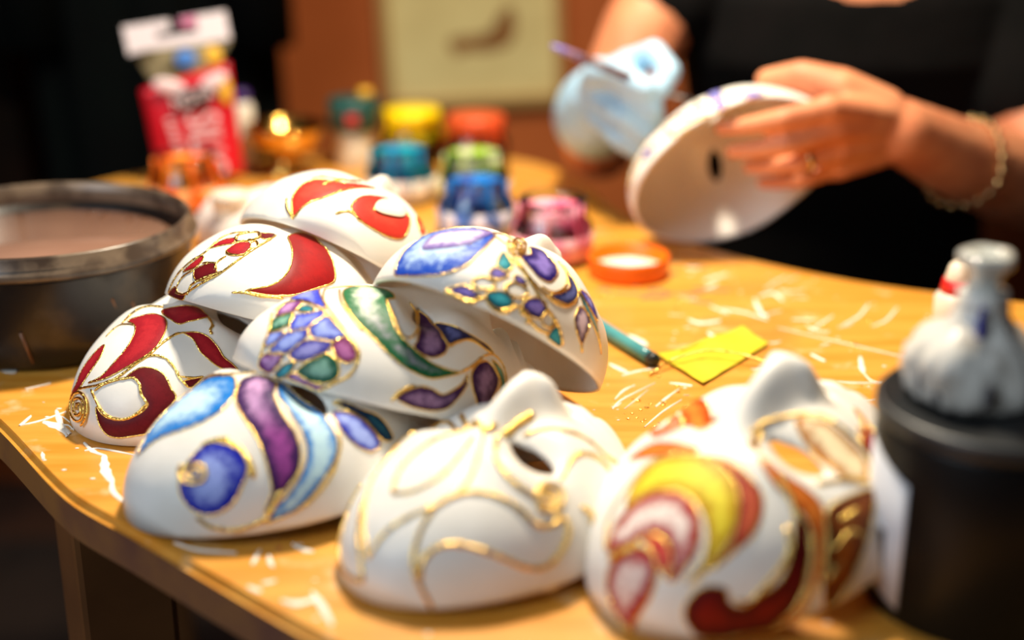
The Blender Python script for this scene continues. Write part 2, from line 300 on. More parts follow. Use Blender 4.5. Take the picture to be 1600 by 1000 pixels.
# dried paint on the table: brush strokes and blobs
M_wp = mat('dried_white_paint', (240, 234, 222), .5, bump=.3, bump_scale=200)
M_dry = {'w': M_wp, 'p': mat('dried_purple_paint', (96, 58, 92), .5), 'r': mat('dried_red_paint', (170, 60, 40), .5), 'k': mat('dried_grey_paint', (120, 96, 72), .6)}
STROKES = [
 ([(0.2059,0.9244),(0.2293,0.9563)],0.00134,'w'),
 ([(0.2318,0.9364),(0.2482,0.9563),(0.2611,0.9821)],0.00134,'w'),
 ([(0.2515,0.934),(0.2646,0.9462),(0.2802,0.9742)],0.00109,'w'),
 ([(0.1794,0.9928),(0.1791,0.9639),(0.1826,0.9537)],0.0021,'w'),
 ([(0.183,0.9983),(0.1951,1.0065),(0.1997,0.9875)],0.00168,'w'),
 ([(0.1466,1.0349),(0.157,1.0437),(0.1675,1.0526)],0.00168,'w'),
 ([(0.1441,1.0149),(0.1569,1.0291)],0.00168,'w'),
 ([(0.1357,0.922),(0.1424,0.9103),(0.1499,0.9173)],0.00252,'w'),
 ([(0.1524,0.9706),(0.167,0.9639),(0.1815,0.9472)],0.00134,'w'),
 ([(0.2307,0.8766),(0.2276,0.8596),(0.2262,0.8472)],0.00189,'w'),
 ([(0.2262,0.8472),(0.228,0.8351),(0.2341,0.8291)],0.00092,'w'),
 ([(0.2062,0.8331),(0.2164,0.8311),(0.2346,0.8311)],0.00084,'w'),
 ([(0.199,0.881),(0.2059,0.868)],0.0021,'w'),
 ([(0.0996,0.8311),(0.107,0.8291),(0.1135,0.8264)],0.00168,'w'),
 ([(0.0629,0.8042),(0.0699,0.8194),(0.0773,0.8272)],0.00109,'w'),
 ([(0.0605,0.7895),(0.0673,0.8042),(0.0905,0.8311)],0.00092,'w'),
 ([(0.0869,0.7931),(0.0957,0.808),(0.1046,0.8213)],0.00101,'w'),
 ([(0.0701,0.8431),(0.0816,0.8513),(0.0928,0.8554)],0.00126,'w'),
 ([(0.1855,0.9316),(0.223,0.9034),(0.2637,0.8723)],0.00038,'w'),
 ([(0.0805,0.9173),(0.0863,0.908),(0.0918,0.8966)],0.00294,'w'),
 ([(0.0638,0.8638),(0.0695,0.8554),(0.0751,0.8472)],0.0021,'w'),
 ([(0.1255,0.9487),(0.1331,0.9413),(0.1473,0.9462)],0.00252,'w'),
 ([(0.1563,0.9613),(0.1445,0.9769)],0.00126,'w'),
 ([(0.2187,0.922),(0.2114,0.9268),(0.2066,0.9364)],0.00084,'w'),
 ([(0.2124,0.8005),(0.2236,0.8042)],0.00063,'w'),
 ([(0.0777,0.7632),(0.0906,0.7859),(0.1042,0.8042)],0.00076,'w'),
 ([(0.0677,0.7895),(0.0849,0.8194)],0.0005,'w'),
 ([(-0.2919,0.7516),(-0.2898,0.7654),(-0.2878,0.7798)],0.00168,'w'),
 ([(-0.2898,0.7654),(-0.2791,0.7736),(-0.2686,0.786)],0.00101,'w'),
 ([(-0.2776,0.7715),(-0.2683,0.7654),(-0.2565,0.7535)],0.00336,'w'),
 ([(-0.2751,0.7881),(-0.267,0.7695),(-0.257,0.7496)],0.0021,'w'),
 ([(-0.2451,0.7419),(-0.2371,0.7307),(-0.2292,0.7251)],0.00168,'w'),
 ([(-0.2419,0.7307),(-0.2349,0.7344),(-0.2118,0.7251)],0.00101,'w'),
 ([(-0.2292,0.7251),(-0.2232,0.7054),(-0.2157,0.6916)],0.00294,'w'),
 ([(-0.2166,0.695),(-0.213,0.6816),(-0.2037,0.6686)],0.0021,'w'),
 ([(-0.2075,0.6499),(-0.2023,0.6409),(-0.1993,0.635)],0.00252,'w'),
 ([(-0.1795,0.6291),(-0.1673,0.6248),(-0.1547,0.6178),(-0.1347,0.6144)],0.00168,'w'),
 ([(-0.1757,0.6248),(-0.156,0.6108),(-0.1385,0.6054)],0.00126,'w'),
 ([(-0.183,0.632),(-0.1698,0.6234)],0.00252,'w'),
 ([(-0.1236,0.6178),(-0.1251,0.6027)],0.00126,'w'),
 ([(-0.1185,0.6122),(-0.1167,0.6054),(-0.1143,0.6)],0.00126,'w'),
 ([(-0.1085,0.6234),(-0.1021,0.6178),(-0.097,0.6155)],0.00168,'w'),
 ([(-0.106,0.5706),(-0.0979,0.5681),(-0.0895,0.573)],0.0021,'w'),
 ([(-0.0927,0.578),(-0.0857,0.5633),(-0.0801,0.5491)],0.0021,'w'),
 ([(-0.1237,0.5831),(-0.1163,0.578)],0.00168,'w'),
 ([(-0.1176,0.5856),(-0.1113,0.5882)],0.00126,'w'),
 ([(-0.287,0.7419),(-0.2737,0.7307)],0.00084,'w'),
 ([(-0.2652,0.7288),(-0.2616,0.7196)],0.00126,'w'),
 ([(-0.1734,0.615),(-0.1493,0.5921),(-0.1254,0.5706)],0.00101,'w'),
 ([(-0.2043,0.6654),(-0.1909,0.6409)],0.00063,'w'),
 ([(-0.3044,0.821),(-0.2913,0.8302)],0.00084,'w'),
 ([(-0.3296,0.8539),(-0.3189,0.8491)],0.00378,'w'),
 ([(-0.1205,0.5645),(-0.1205,0.5609)],0.00126,'p'),
 ([(-0.2563,0.7002),(-0.2553,0.6978)],0.00126,'p'),
 ([(-0.1156,0.62),(-0.1134,0.6189)],0.00126,'r'),
 ([(-0.2573,0.7107),(-0.2554,0.7082)],0.00084,'r'),
 ([(0.104,0.8773),(0.1103,0.8818),(0.1168,0.8882)],0.00026,'w'),
 ([(0.0603,0.7932),(0.0634,0.7935),(0.0668,0.7996)],0.00055,'w'),
 ([(0.21,0.899),(0.2128,0.8992),(0.216,0.9013)],0.00083,'w'),
 ([(0.1435,0.8192),(0.1454,0.8183),(0.1478,0.8206)],0.00063,'w'),
 ([(0.1366,1.0684),(0.1422,1.0661),(0.1482,1.0682)],0.00084,'w'),
 ([(0.1653,0.7718),(0.1727,0.7772),(0.1801,0.782)],0.00088,'w'),
 ([(0.2471,1.0396),(0.2512,1.0412),(0.2571,1.0516)],0.00052,'w'),
 ([(0.1839,0.9596),(0.1893,0.9642),(0.1944,0.9664)],0.00063,'w'),
 ([(0.1463,0.776),(0.1535,0.7762),(0.1615,0.7804)],0.00092,'w'),
 ([(0.2014,1.0126),(0.2101,1.0089),(0.2201,1.0124)],0.00062,'w'),
 ([(0.2061,0.9935),(0.2128,0.9957),(0.2187,0.9942)],0.00026,'w'),
 ([(0.183,0.7549),(0.1912,0.7635),(0.1992,0.7714)],0.00032,'w'),
 ([(0.106,0.8116),(0.1078,0.8109),(0.1098,0.8115)],0.00024,'w'),
 ([(0.1987,0.9487),(0.2076,0.9483),(0.2164,0.9479)],0.00092,'w'),
 ([(0.136,1.0484),(0.1387,1.0525),(0.1407,1.0509)],0.0005,'w'),
 ([(0.1902,1.0153),(0.2018,1.0326),(0.2132,1.0468)],0.00089,'w'),
 ([(0.2275,0.9322),(0.2338,0.9355),(0.2406,0.9411)],0.00064,'w'),
 ([(0.1548,0.8541),(0.1598,0.8538),(0.1646,0.8525)],0.00072,'w'),
 ([(0.1125,0.9596),(0.1179,0.9578),(0.1235,0.9567)],0.00022,'w'),
 ([(0.1326,0.8662),(0.1396,0.8746),(0.1469,0.885)],0.00025,'w'),
 ([(0.1743,0.9023),(0.1785,0.9022),(0.1832,0.9052)],0.00074,'w'),
 ([(0.0793,1.0554),(0.0895,1.0618),(0.0994,1.0634)],0.00054,'w'),
 ([(0.1765,0.9527),(0.1815,0.9579),(0.1861,0.9611)],0.00064,'w'),
 ([(0.1209,0.9324),(0.1228,0.9322),(0.1249,0.9331)],0.00073,'w'),
 ([(0.1292,0.9891),(0.1332,0.9922),(0.1366,0.9899)],0.00052,'w'),
 ([(0.2112,1.0378),(0.2162,1.0401),(0.2225,1.0488)],0.00052,'w'),
 ([(0.1395,1.0723),(0.1469,1.0703),(0.154,1.066)],0.00282,'k'),
 ([(0.0856,1.0775),(0.0958,1.0816),(0.1049,1.0724)],0.00379,'k'),
 ([(0.0809,1.0607),(0.0936,1.0588),(0.1062,1.0557)],0.00255,'k'),
 ([(0.0762,1.0593),(0.0891,1.0622),(0.1018,1.0617)],0.00273,'k'),
 ([(0.0999,1.047),(0.1143,1.0514),(0.1287,1.0549)],0.00406,'k'),
 ([(0.132,0.9905),(0.1395,0.9853),(0.1475,0.9844)],0.00224,'k'),
 ([(0.1227,1.0046),(0.1334,1.0044),(0.1445,1.0078)],0.00254,'k'),
 ([(0.0862,1.0833),(0.0971,1.0861),(0.107,1.0781)],0.00179,'k'),
 ([(0.1372,1.0185),(0.1503,1.0137),(0.1637,1.0125)],0.00313,'k'),
 ([(0.0637,1.0134),(0.0693,1.0158),(0.0745,1.011)],0.003,'k'),
 ([(0.0949,0.9949),(0.1052,0.9968),(0.1155,0.9985)],0.00385,'k'),
 ([(0.1014,1.0099),(0.1091,1.0135),(0.1161,1.0093)],0.00374,'k'),
 ([(0.0763,1.009),(0.0896,1.0053),(0.103,1.0042)],0.0017,'k'),
 ([(0.113,1.0022),(0.1174,1.0049),(0.1216,1.0056)],0.00301,'k'),
 ([(-0.1395,0.6952),(-0.1358,0.6991),(-0.131,0.6961)],0.00028,'w'),
 ([(-0.245,0.75),(-0.2387,0.7469),(-0.2343,0.7508)],0.00048,'w'),
 ([(-0.1757,0.7135),(-0.1727,0.7123),(-0.1691,0.7085)],0.00041,'w'),
 ([(-0.2222,0.7446),(-0.2201,0.7441),(-0.2165,0.7376)],0.00042,'w'),
 ([(-0.2643,0.7667),(-0.261,0.7657),(-0.2558,0.7585)],0.00042,'w'),
 ([(-0.0231,0.6229),(-0.0204,0.6237),(-0.0175,0.6197)],0.00059,'w'),
 ([(-0.1419,0.7044),(-0.139,0.7064),(-0.1348,0.7001)],0.00059,'w'),
 ([(-0.2712,0.7804),(-0.2668,0.7768),(-0.2615,0.77)],0.00041,'w'),
 ([(0.0035,0.6104),(0.0056,0.6106),(0.0078,0.6106)],0.00065,'w'),
 ([(-0.0643,0.6591),(-0.06,0.6579),(-0.0555,0.6532)],0.00052,'w'),
 ([(-0.2604,0.7794),(-0.2598,0.7828),(-0.2549,0.7712)],0.00023,'w'),
 ([(-0.2584,0.7599),(-0.2541,0.7628),(-0.2486,0.7614)],0.00067,'w'),
 ([(-0.2563,0.7866),(-0.251,0.7834),(-0.2446,0.7759)],0.00053,'w'),
 ([(-0.0232,0.6048),(-0.0193,0.6048),(-0.0154,0.6)],0.00027,'w'),
 ([(-0.0385,0.6432),(-0.037,0.6444),(-0.0353,0.6392)],0.00066,'w'),
 ([(-0.2013,0.7256),(-0.1987,0.7246),(-0.1948,0.7185)],0.00042,'w'),
]
DOTS = [(0.2053,0.9456,0.00099),(0.207,0.9492,0.00115),(0.2119,0.9517,0.00142),(0.2185,0.9316,0.00143),(0.2173,0.947,0.00113),(0.2157,0.951,0.00076),(0.2588,0.9378,0.00161),(0.2528,0.9447,0.00139),(0.2558,0.9392,0.00082),(0.2306,0.894,0.00086),(0.2327,0.9052,0.00093),(0.2327,0.8972,0.00154),(0.0745,0.7771,0.00084),(0.0791,0.7745,0.00102),(0.077,0.7714,0.00095),(0.0817,0.7921,0.00169),(0.0776,0.7886,0.00111),(0.0845,0.7973,0.00121),(0.0916,0.8003,0.00154),(0.0919,0.7965,0.00166),(0.094,0.8005,0.00086),(0.1039,0.827,0.00165),(0.1055,0.8224,0.00081),(0.1034,0.8161,0.00138),(0.0868,0.769,0.00088),(0.0843,0.7644,0.00107),(0.0826,0.7633,0.0007),(0.0722,0.7833,0.00099),(0.0676,0.7834,0.00061),(0.0691,0.7756,0.00113),(0.0775,0.8028,0.00165),(0.0741,0.8052,0.00073),(0.0759,0.8019,0.00072),(0.1098,0.7964,0.00071),(0.1071,0.7912,0.00145),(0.1051,0.7935,0.00134),(0.1346,1.0,0.00089),(0.1392,1.0078,0.00134),(0.1352,0.99,0.00114),(0.1197,0.9746,0.00135),(0.1221,0.9854,0.00131),(0.1228,0.9868,0.00158),(0.0918,0.8481,0.00163),(0.0937,0.842,0.00139),(0.0898,0.8498,0.00131),(0.0946,0.8724,0.00079),(0.1011,0.8699,0.00143),(0.0928,0.8763,0.001),(0.1161,0.8681,0.00156),(0.1202,0.872,0.00087),(0.118,0.8791,0.00097),(0.0682,1.0029,0.00145),(0.0673,0.9968,0.00072),(0.0715,1.0048,0.00072),(0.1668,1.0623,0.0008),(0.1643,1.042,0.00142),(0.1681,1.0618,0.00125),(0.2048,1.0432,0.00081),(0.1996,1.0514,0.00082),(0.2014,1.0359,0.00063),(0.174,0.7992,0.00164),(0.167,0.7854,0.00124),(0.1671,0.7994,0.00136),(0.2072,0.7805,0.00113),(0.2084,0.7941,0.0006),(0.2131,0.7966,0.00114),(0.2125,0.776,0.00081),(0.2146,0.7755,0.00115),(0.2144,0.7793,0.00122),(0.2287,0.8326,0.00075),(0.2249,0.8369,0.00066),(0.2202,0.8268,0.00069)]

def on_table(x, y, inset=.006):
    c = False
    for i in range(len(out)):
        x1, y1 = out[i][0], out[i][1]; x2, y2 = out[i-1][0], out[i-1][1]
        if math.hypot(x-x1, y-y1) < inset: return False
        if (y1 > y) != (y2 > y) and x < (x2-x1)*(y-y1)/(y2-y1)+x1: c = not c
    return c
for pts, wd, mk in STROKES:
    pts = [p for p in pts if on_table(*p)]
    if len(pts) < 2: continue
    P = spline([(x, y, 0) for x, y in pts], 5); m_ = len(P); gg = G(); v = []; f = []
    for i, p in enumerate(P):
        t = P[min(i+1, m_-1)]-P[max(i-1, 0)]; t = t/(np.linalg.norm(t)+1e-9); s = np.array((-t[1], t[0], 0))
        u = i/(m_-1); ww = wd*(math.sin(PI*min(max(u, .06), .94))**.5)*rnd.uniform(.7, 1.15)
        for k in (-1, -.5, 0, .5, 1): v.append(p+s*ww*k+np.array((0, 0, TZ+.0001+.0006*(1-k*k))))
    for i in range(m_-1):
        for k in range(4): f.append((i*5+k, i*5+k+1, (i+1)*5+k+1, (i+1)*5+k))
    mesh_obj('paint_stroke', v, [q[::-1] for q in f], M_dry[mk], TAB)
gg = G()
for x, y, r in DOTS: gg.ball((x, y, TZ+.0002), (r, r*rnd.uniform(.6, 1.2), r*.45), 8, 6)
M_gold = mat('gold_relief', (250, 208, 112), .22, metal=1.0, bump=.35, bump_scale=420)
q = gg.build('gold_specks', M_gold, TAB); q['kind'] = 'stuff'; q['label'] = 'tiny dried gold specks on the table top'
gg = G()
for i in range(420):
    while True:
        x = rnd.uniform(-.4, .5); y = rnd.uniform(.5, 1.15)
        if on_table(x, y): break
    a = rnd.uniform(0, PI); l = rnd.uniform(.0006, .0035)
    gg.ball((x, y, TZ+.0001), (l*.6, l*.35, .0003), 6, 4)
q = gg.build('paint_spatter', M_wp, TAB); q['kind'] = 'stuff'; q['label'] = 'fine white paint spatter on the table top'

# ------------------------------------------------------------------ masks
# mask local: x across face, y towards the forehead, z out of the face; rim in z=0
HW,LF,LC,DEP=.075,.102,.098,.062
def gs(x,s): return np.exp(-(x/s)**2)
def sm(e0,e1,x):
    t=np.clip((x-e0)/(e1-e0),0,1); return t*t*(3-2*t)
def surf(p,q):
    p=np.asarray(p,float); q=np.asarray(q,float)
    r=np.sqrt(p*p+q*q)+1e-9
    t=np.clip(r,0,1.08)*np.pi/2
    n=2/2.1
    L=np.abs(np.sin(t))**n; H=np.sign(np.cos(t))*np.abs(np.cos(t))**n
    cx,cy=p/r,q/r
    x=HW*L*cx; y=np.where(q>0,LF,LC)*L*cy
    v=y/LC
    x=x*(1-.20*sm(.0,-1.0,v)-.05*sm(.2,.9,v))
    z=DEP*H*(1-.10*sm(0,-1,v))
    ax=np.abs(x); y=y+.006
    d=np.zeros_like(x)
    d+= .004*gs(ax-.030,.020)*gs(y-.030,.010)          # brow
    d+=-.011*gs(ax-.031,.017)*gs(y-.010,.013)          # eye sockets
    d+= .004*gs(ax-.033,.016)*gs(y+.020,.016)          # cheeks
    ridge=sm(.034,.0,y)*sm(-.046,-.030,y)
    prof=.007+.017*sm(.020,-.028,y)
    w=.0095+.0050*sm(.0,-.03,y)
    d+=ridge*prof*np.exp(-(ax/w)**2.4)
    d+=.008*gs(ax-.0125,.006)*gs(y+.032,.007)          # nose wings
    d+=-.002*gs(x,.008)*gs(y+.047,.005)
    d+= .0075*gs(x,.020)*gs(y+.0555,.0042)             # upper lip
    d+= .0070*gs(x,.017)*gs(y+.0655,.0045)             # lower lip
    d+=-.003*gs(x,.02)*gs(y+.0605,.0022)
    d+= .010*gs(x,.020)*gs(y+.088,.012)                # chin
    d*=sm(1.0,.80,r)
    return np.stack([x,y-.006,z+d],-1)
def eye_poly(side,n=20):
    # almond in local xy
    a=np.linspace(0,2*np.pi,n,endpoint=False)
    ex=.0150*np.cos(a); ey=.0067*np.sin(a)*(1-.25*np.cos(a)**2)
    return np.stack([side*(.031+ex),.003+ey+.08*ex*0+ .0*ex],-1)

MASK_POSES={
 'crimson_front':{'loc':[-0.1914,0.8246,0.7514],'mat':[[-0.8798,-0.4753,0.0032],[0.4753,-0.8798,-0.0013],[0.0035,0.0004,1.0]],'sc':0.9389},
 'crimson_middle':{'loc':[-0.1478,0.844,0.7867],'mat':[[-0.9641,-0.0876,0.2506],[0.1742,-0.9212,0.348],[0.2004,0.3792,0.9034]],'sc':0.9237},
 'coral_top':{'loc':[-0.1177,0.912,0.8002],'mat':[[-0.9192,0.0068,0.3937],[0.1896,-0.8687,0.4577],[0.3451,0.4954,0.7972]],'sc':0.9351},
 'cyan_front':{'loc':[-0.1167,0.6982,0.7573],'mat':[[-0.6214,-0.78,-0.0742],[0.7816,-0.6237,0.0106],[-0.0545,-0.0514,0.9972]],'sc':0.9378},
 'fish_scale':{'loc':[-0.0666,0.7355,0.7844],'mat':[[-0.3769,-0.893,0.2459],[0.9108,-0.309,0.2738],[-0.1685,0.3272,0.9298]],'sc':0.9019},
 'azure':{'loc':[-0.0141,0.7612,0.8048],'mat':[[-0.9026,-0.164,0.398],[0.356,-0.8044,0.4757],[0.2421,0.571,0.7844]],'sc':0.9365},
 'gold_line':{'loc':[-0.0063,0.6347,0.7553],'mat':[[-0.7365,-0.6743,-0.0541],[0.675,-0.7378,0.0059],[-0.0439,-0.0322,0.9985]],'sc':0.8874},
 'flame':{'loc':[0.1179,0.6129,0.7678],'mat':[[-0.6892,-0.7092,-0.1485],[0.7236,-0.6844,-0.0895],[-0.0382,-0.1692,0.9848]],'sc':0.9531},
 'held':{'loc':[0.1858,1.1183,0.816],'mat':[[0.122,-0.9339,-0.336],[0.4432,-0.2517,0.8604],[-0.8881,-0.2539,0.3832]],'sc':0.9432},
}
MASK_DECOR={
 'crimson_front':{
  'cells':[
   ('crimson',[(0.191,0.666),(0.044,0.629),(-0.064,0.536),(-0.128,0.426),(-0.117,0.341),(-0.061,0.254),(0.004,0.211),(0.085,0.201),(0.163,0.227),(0.225,0.256),(0.129,0.291),(0.074,0.342),(0.038,0.425),(0.043,0.517),(0.091,0.623)],0),
   ('crimson',[(0.261,0.426),(0.314,0.483),(0.367,0.572),(0.387,0.664),(0.483,0.723),(0.48,0.813),(0.376,0.728),(0.286,0.689),(0.232,0.615),(0.202,0.518),(0.226,0.45)],0),
   ('crimson',[(0.058,0.175),(0.013,0.126),(-0.05,0.099),(-0.102,0.084),(-0.209,0.137),(-0.193,0.172),(-0.149,0.2),(-0.114,0.227),(-0.044,0.213)],0),
   ('crimson',[(-0.188,0.262),(-0.242,0.233),(-0.31,0.228),(-0.394,0.243),(-0.465,0.264),(-0.537,0.261),(-0.584,0.268),(-0.557,0.296),(-0.484,0.32),(-0.41,0.319),(-0.342,0.309),(-0.258,0.273)],0),
   ('maroon',[(-0.098,0.589),(-0.133,0.532),(-0.179,0.508),(-0.253,0.499),(-0.318,0.514),(-0.387,0.552),(-0.444,0.579),(-0.435,0.685),(-0.406,0.822),(-0.321,0.881),(-0.203,0.933),(-0.106,0.941),(-0.027,0.897),(0.031,0.82),(0.033,0.795),(-0.037,0.832),(-0.124,0.839),(-0.219,0.815),(-0.299,0.75),(-0.324,0.684),(-0.274,0.664),(-0.229,0.626),(-0.175,0.594),(-0.126,0.586)],0),
   ('maroon',[(-0.415,0.483),(-0.439,0.451),(-0.474,0.417),(-0.469,0.49)],0),
  ],
  'lines':[
   ([(0.309,0.699),(0.102,0.678),(-0.036,0.612),(-0.099,0.51),(-0.132,0.446),(-0.141,0.354),(-0.156,0.286),(-0.19,0.257)],1.0),
   ([(-0.106,0.476),(-0.159,0.436),(-0.234,0.426),(-0.33,0.456),(-0.388,0.483),(-0.461,0.496)],1.0),
   ([(-0.378,0.472),(-0.434,0.445),(-0.477,0.406)],0.9),
   ([(0.096,0.708),(0.037,0.663),(-0.093,0.602),(-0.143,0.585),(-0.204,0.604),(-0.244,0.647),(-0.312,0.68),(-0.304,0.704),(-0.274,0.768),(-0.206,0.817),(-0.105,0.832),(-0.028,0.812),(0.043,0.77),(0.139,0.703)],1.1),
   ([(0.267,0.269),(0.245,0.203),(0.167,0.162),(0.075,0.149)],1.1),
   ([(-0.217,0.144),(-0.28,0.175),(-0.289,0.198),(-0.316,0.21)],1.0),
   ([(0.129,0.291),(0.276,0.282),(0.314,0.361)],0.7),
  ],
  'coils':[
   ([(0.25,0.823),(0.251,0.819),(0.263,0.816),(0.265,0.809),(0.256,0.801),(0.258,0.794),(0.25,0.789),(0.24,0.789),(0.22,0.79),(0.21,0.795),(0.197,0.806),(0.194,0.817),(0.19,0.829),(0.189,0.839),(0.206,0.85),(0.215,0.853),(0.246,0.858),(0.269,0.854),(0.282,0.841),(0.309,0.826),(0.313,0.807),(0.317,0.791),(0.313,0.77),(0.294,0.759),(0.265,0.755),(0.236,0.757),(0.206,0.765),(0.181,0.779),(0.158,0.798),(0.15,0.819),(0.153,0.844),(0.158,0.863),(0.184,0.884),(0.225,0.892),(0.272,0.887),(0.311,0.873),(0.355,0.85),(0.391,0.82),(0.397,0.786),(0.391,0.757),(0.356,0.738),(0.326,0.724),(0.274,0.721),(0.234,0.726),(0.191,0.742),(0.148,0.767),(0.121,0.796),(0.109,0.83),(0.117,0.865),(0.139,0.897),(0.186,0.919)],1.1),
  ],
 },
 'crimson_middle':{
  'cells':[
   ('red',[(-0.031,0.273),(-0.059,0.1),(-0.169,0.192),(-0.265,0.24),(-0.376,0.342),(-0.45,0.432),(-0.429,0.544),(-0.359,0.691),(-0.275,0.771),(-0.166,0.827),(-0.01,0.853),(-0.137,0.779),(-0.193,0.705),(-0.203,0.601),(-0.159,0.482),(-0.098,0.384)],0),
   ('crimson',[(0.246,0.563),(0.226,0.506),(0.193,0.471),(0.125,0.468),(0.096,0.535),(0.107,0.582),(0.164,0.599)],0),
   ('crimson',[(0.387,0.475),(0.329,0.413),(0.246,0.406),(0.229,0.476),(0.296,0.484)],0),
   ('maroon',[(0.469,0.652),(0.401,0.645),(0.3,0.657),(0.258,0.74),(0.335,0.767),(0.412,0.762),(0.46,0.713)],0),
   ('crimson',[(0.602,0.579),(0.517,0.558),(0.432,0.542),(0.417,0.594),(0.469,0.63)],0),
   ('maroon',[(0.794,0.594),(0.688,0.64),(0.644,0.733),(0.544,0.803),(0.576,0.817),(0.701,0.713)],0),
   ('maroon',[(0.126,0.332),(0.056,0.298),(0.026,0.333),(0.055,0.405)],0),
  ],
  'lines':[
   ([(0.809,0.565),(0.686,0.536),(0.526,0.525),(0.412,0.505),(0.321,0.324),(0.135,0.308)],1.0),
   ([(0.683,0.691),(0.546,0.794),(0.33,0.785),(0.207,0.734),(0.107,0.606),(0.035,0.432),(0.026,0.305)],1.0),
   ([(0.52,0.816),(0.483,0.766),(0.451,0.761),(0.27,0.747),(0.207,0.734)],1.0),
   ([(0.668,0.658),(0.599,0.629),(0.476,0.648)],0.9),
   ([(0.28,0.716),(0.283,0.659),(0.229,0.607)],0.9),
   ([(0.41,0.62),(0.283,0.659)],0.9),
   ([(0.246,0.563),(0.205,0.598),(0.112,0.595),(0.096,0.535),(0.059,0.498),(0.101,0.438),(0.122,0.475)],1.1),
   ([(0.23,0.427),(0.235,0.358),(0.135,0.308),(0.1,0.402),(0.195,0.463),(0.23,0.427)],1.4),
   ([(0.086,0.877),(-0.004,0.863),(-0.137,0.848),(-0.284,0.785)],1.0),
  ],
  'coils':[
  ],
 },
 'coral_top':{
  'cells':[
   ('coral',[(0.356,0.752),(0.354,0.69),(0.329,0.606),(0.283,0.539),(0.222,0.514),(0.133,0.516),(0.052,0.491),(-0.014,0.427),(-0.09,0.321),(-0.064,0.419),(-0.016,0.521),(0.04,0.629),(0.106,0.72),(0.198,0.785),(0.242,0.831),(0.285,0.898),(0.325,0.845)],0),
   ('coral',[(-0.1,0.714),(-0.095,0.604),(-0.117,0.531),(-0.163,0.446),(-0.221,0.336),(-0.287,0.271),(-0.375,0.316),(-0.465,0.443),(-0.498,0.548),(-0.457,0.636),(-0.369,0.706),(-0.229,0.753)],0),
   ('cream',[(-0.227,0.607),(-0.2,0.512),(-0.226,0.365),(-0.276,0.25),(-0.352,0.362),(-0.358,0.461),(-0.299,0.568)],2),
   ('coral',[(-0.372,0.188),(-0.427,0.177),(-0.494,0.221),(-0.494,0.287),(-0.416,0.251)],0),
  ],
  'lines':[
   ([(0.408,0.725),(0.372,0.825),(0.288,0.916)],1.3),
   ([(-0.031,0.821),(-0.107,0.75),(-0.222,0.76)],1.1),
   ([(0.28,0.493),(0.234,0.464),(0.068,0.446),(0.0,0.339)],1.5),
   ([(0.173,0.603),(0.129,0.526),(0.077,0.42)],1.5),
  ],
  'coils':[
  ],
 },
 'cyan_front':{
  'cells':[
   ('cyan',[(0.056,0.163),(0.14,0.184),(0.295,0.229),(0.306,0.309),(0.292,0.418),(0.258,0.524),(0.164,0.645),(0.12,0.628),(0.034,0.536),(-0.061,0.463),(-0.121,0.391),(-0.132,0.302),(-0.081,0.223)],0),
   ('violet',[(0.0,0.155),(-0.053,0.098),(-0.113,0.081),(-0.24,0.141),(-0.379,0.17),(-0.489,0.173),(-0.595,0.201),(-0.67,0.251),(-0.712,0.323),(-0.767,0.482),(-0.7,0.4),(-0.655,0.372),(-0.524,0.324),(-0.405,0.294),(-0.239,0.27),(-0.122,0.237)],0),
   ('cyan',[(-0.113,0.072),(-0.162,0.04),(-0.277,0.012),(-0.482,0.031),(-0.593,0.041),(-0.695,0.086),(-0.768,0.173),(-0.824,0.276),(-0.838,0.395),(-0.795,0.499),(-0.771,0.455),(-0.746,0.34),(-0.688,0.247),(-0.61,0.18),(-0.516,0.153),(-0.391,0.146),(-0.282,0.136)],0),
   ('cobalt',[(-0.262,0.516),(-0.26,0.471),(-0.273,0.428),(-0.339,0.393),(-0.431,0.377),(-0.519,0.404),(-0.575,0.474),(-0.61,0.562),(-0.579,0.658),(-0.489,0.707),(-0.387,0.697),(-0.322,0.66),(-0.271,0.586)],0),
   ('cobalt',[(-0.429,-0.007),(-0.473,-0.054),(-0.568,-0.106),(-0.698,-0.145),(-0.732,-0.089),(-0.674,-0.027),(-0.561,0.007)],0),
   ('navyteal',[(-0.358,-0.039),(-0.484,-0.112),(-0.564,-0.19),(-0.691,-0.228),(-0.688,-0.163),(-0.553,-0.11),(-0.459,-0.06)],0),
  ],
  'lines':[
   ([(0.331,0.311),(0.33,0.211),(0.157,0.178),(0.059,0.13),(-0.085,0.058)],0.9),
   ([(-0.248,0.463),(-0.296,0.391),(-0.378,0.37),(-0.504,0.381),(-0.58,0.415)],1.7),
   ([(-0.506,0.728),(-0.61,0.72),(-0.724,0.64),(-0.78,0.526),(-0.775,0.45),(-0.703,0.355)],1.4),
   ([(-0.569,0.021),(-0.653,0.047),(-0.781,0.151),(-0.846,0.314),(-0.808,0.516)],0.8),
  ],
  'coils':[
   ([(-0.343,0.572),(-0.334,0.578),(-0.327,0.575),(-0.318,0.569),(-0.319,0.565),(-0.318,0.557),(-0.327,0.552),(-0.336,0.547),(-0.344,0.546),(-0.354,0.546),(-0.368,0.549),(-0.374,0.557),(-0.377,0.565),(-0.376,0.574),(-0.373,0.584),(-0.358,0.594),(-0.344,0.599),(-0.327,0.601),(-0.31,0.596),(-0.297,0.589),(-0.287,0.581),(-0.285,0.567),(-0.292,0.552),(-0.299,0.539),(-0.317,0.529),(-0.338,0.522),(-0.362,0.522),(-0.382,0.528),(-0.399,0.539),(-0.409,0.555),(-0.411,0.571),(-0.403,0.591),(-0.384,0.608),(-0.358,0.62),(-0.329,0.626),(-0.298,0.622),(-0.273,0.614),(-0.257,0.596),(-0.248,0.575)],1.05),
  ],
 },
 'fish_scale':{
  'cells':[
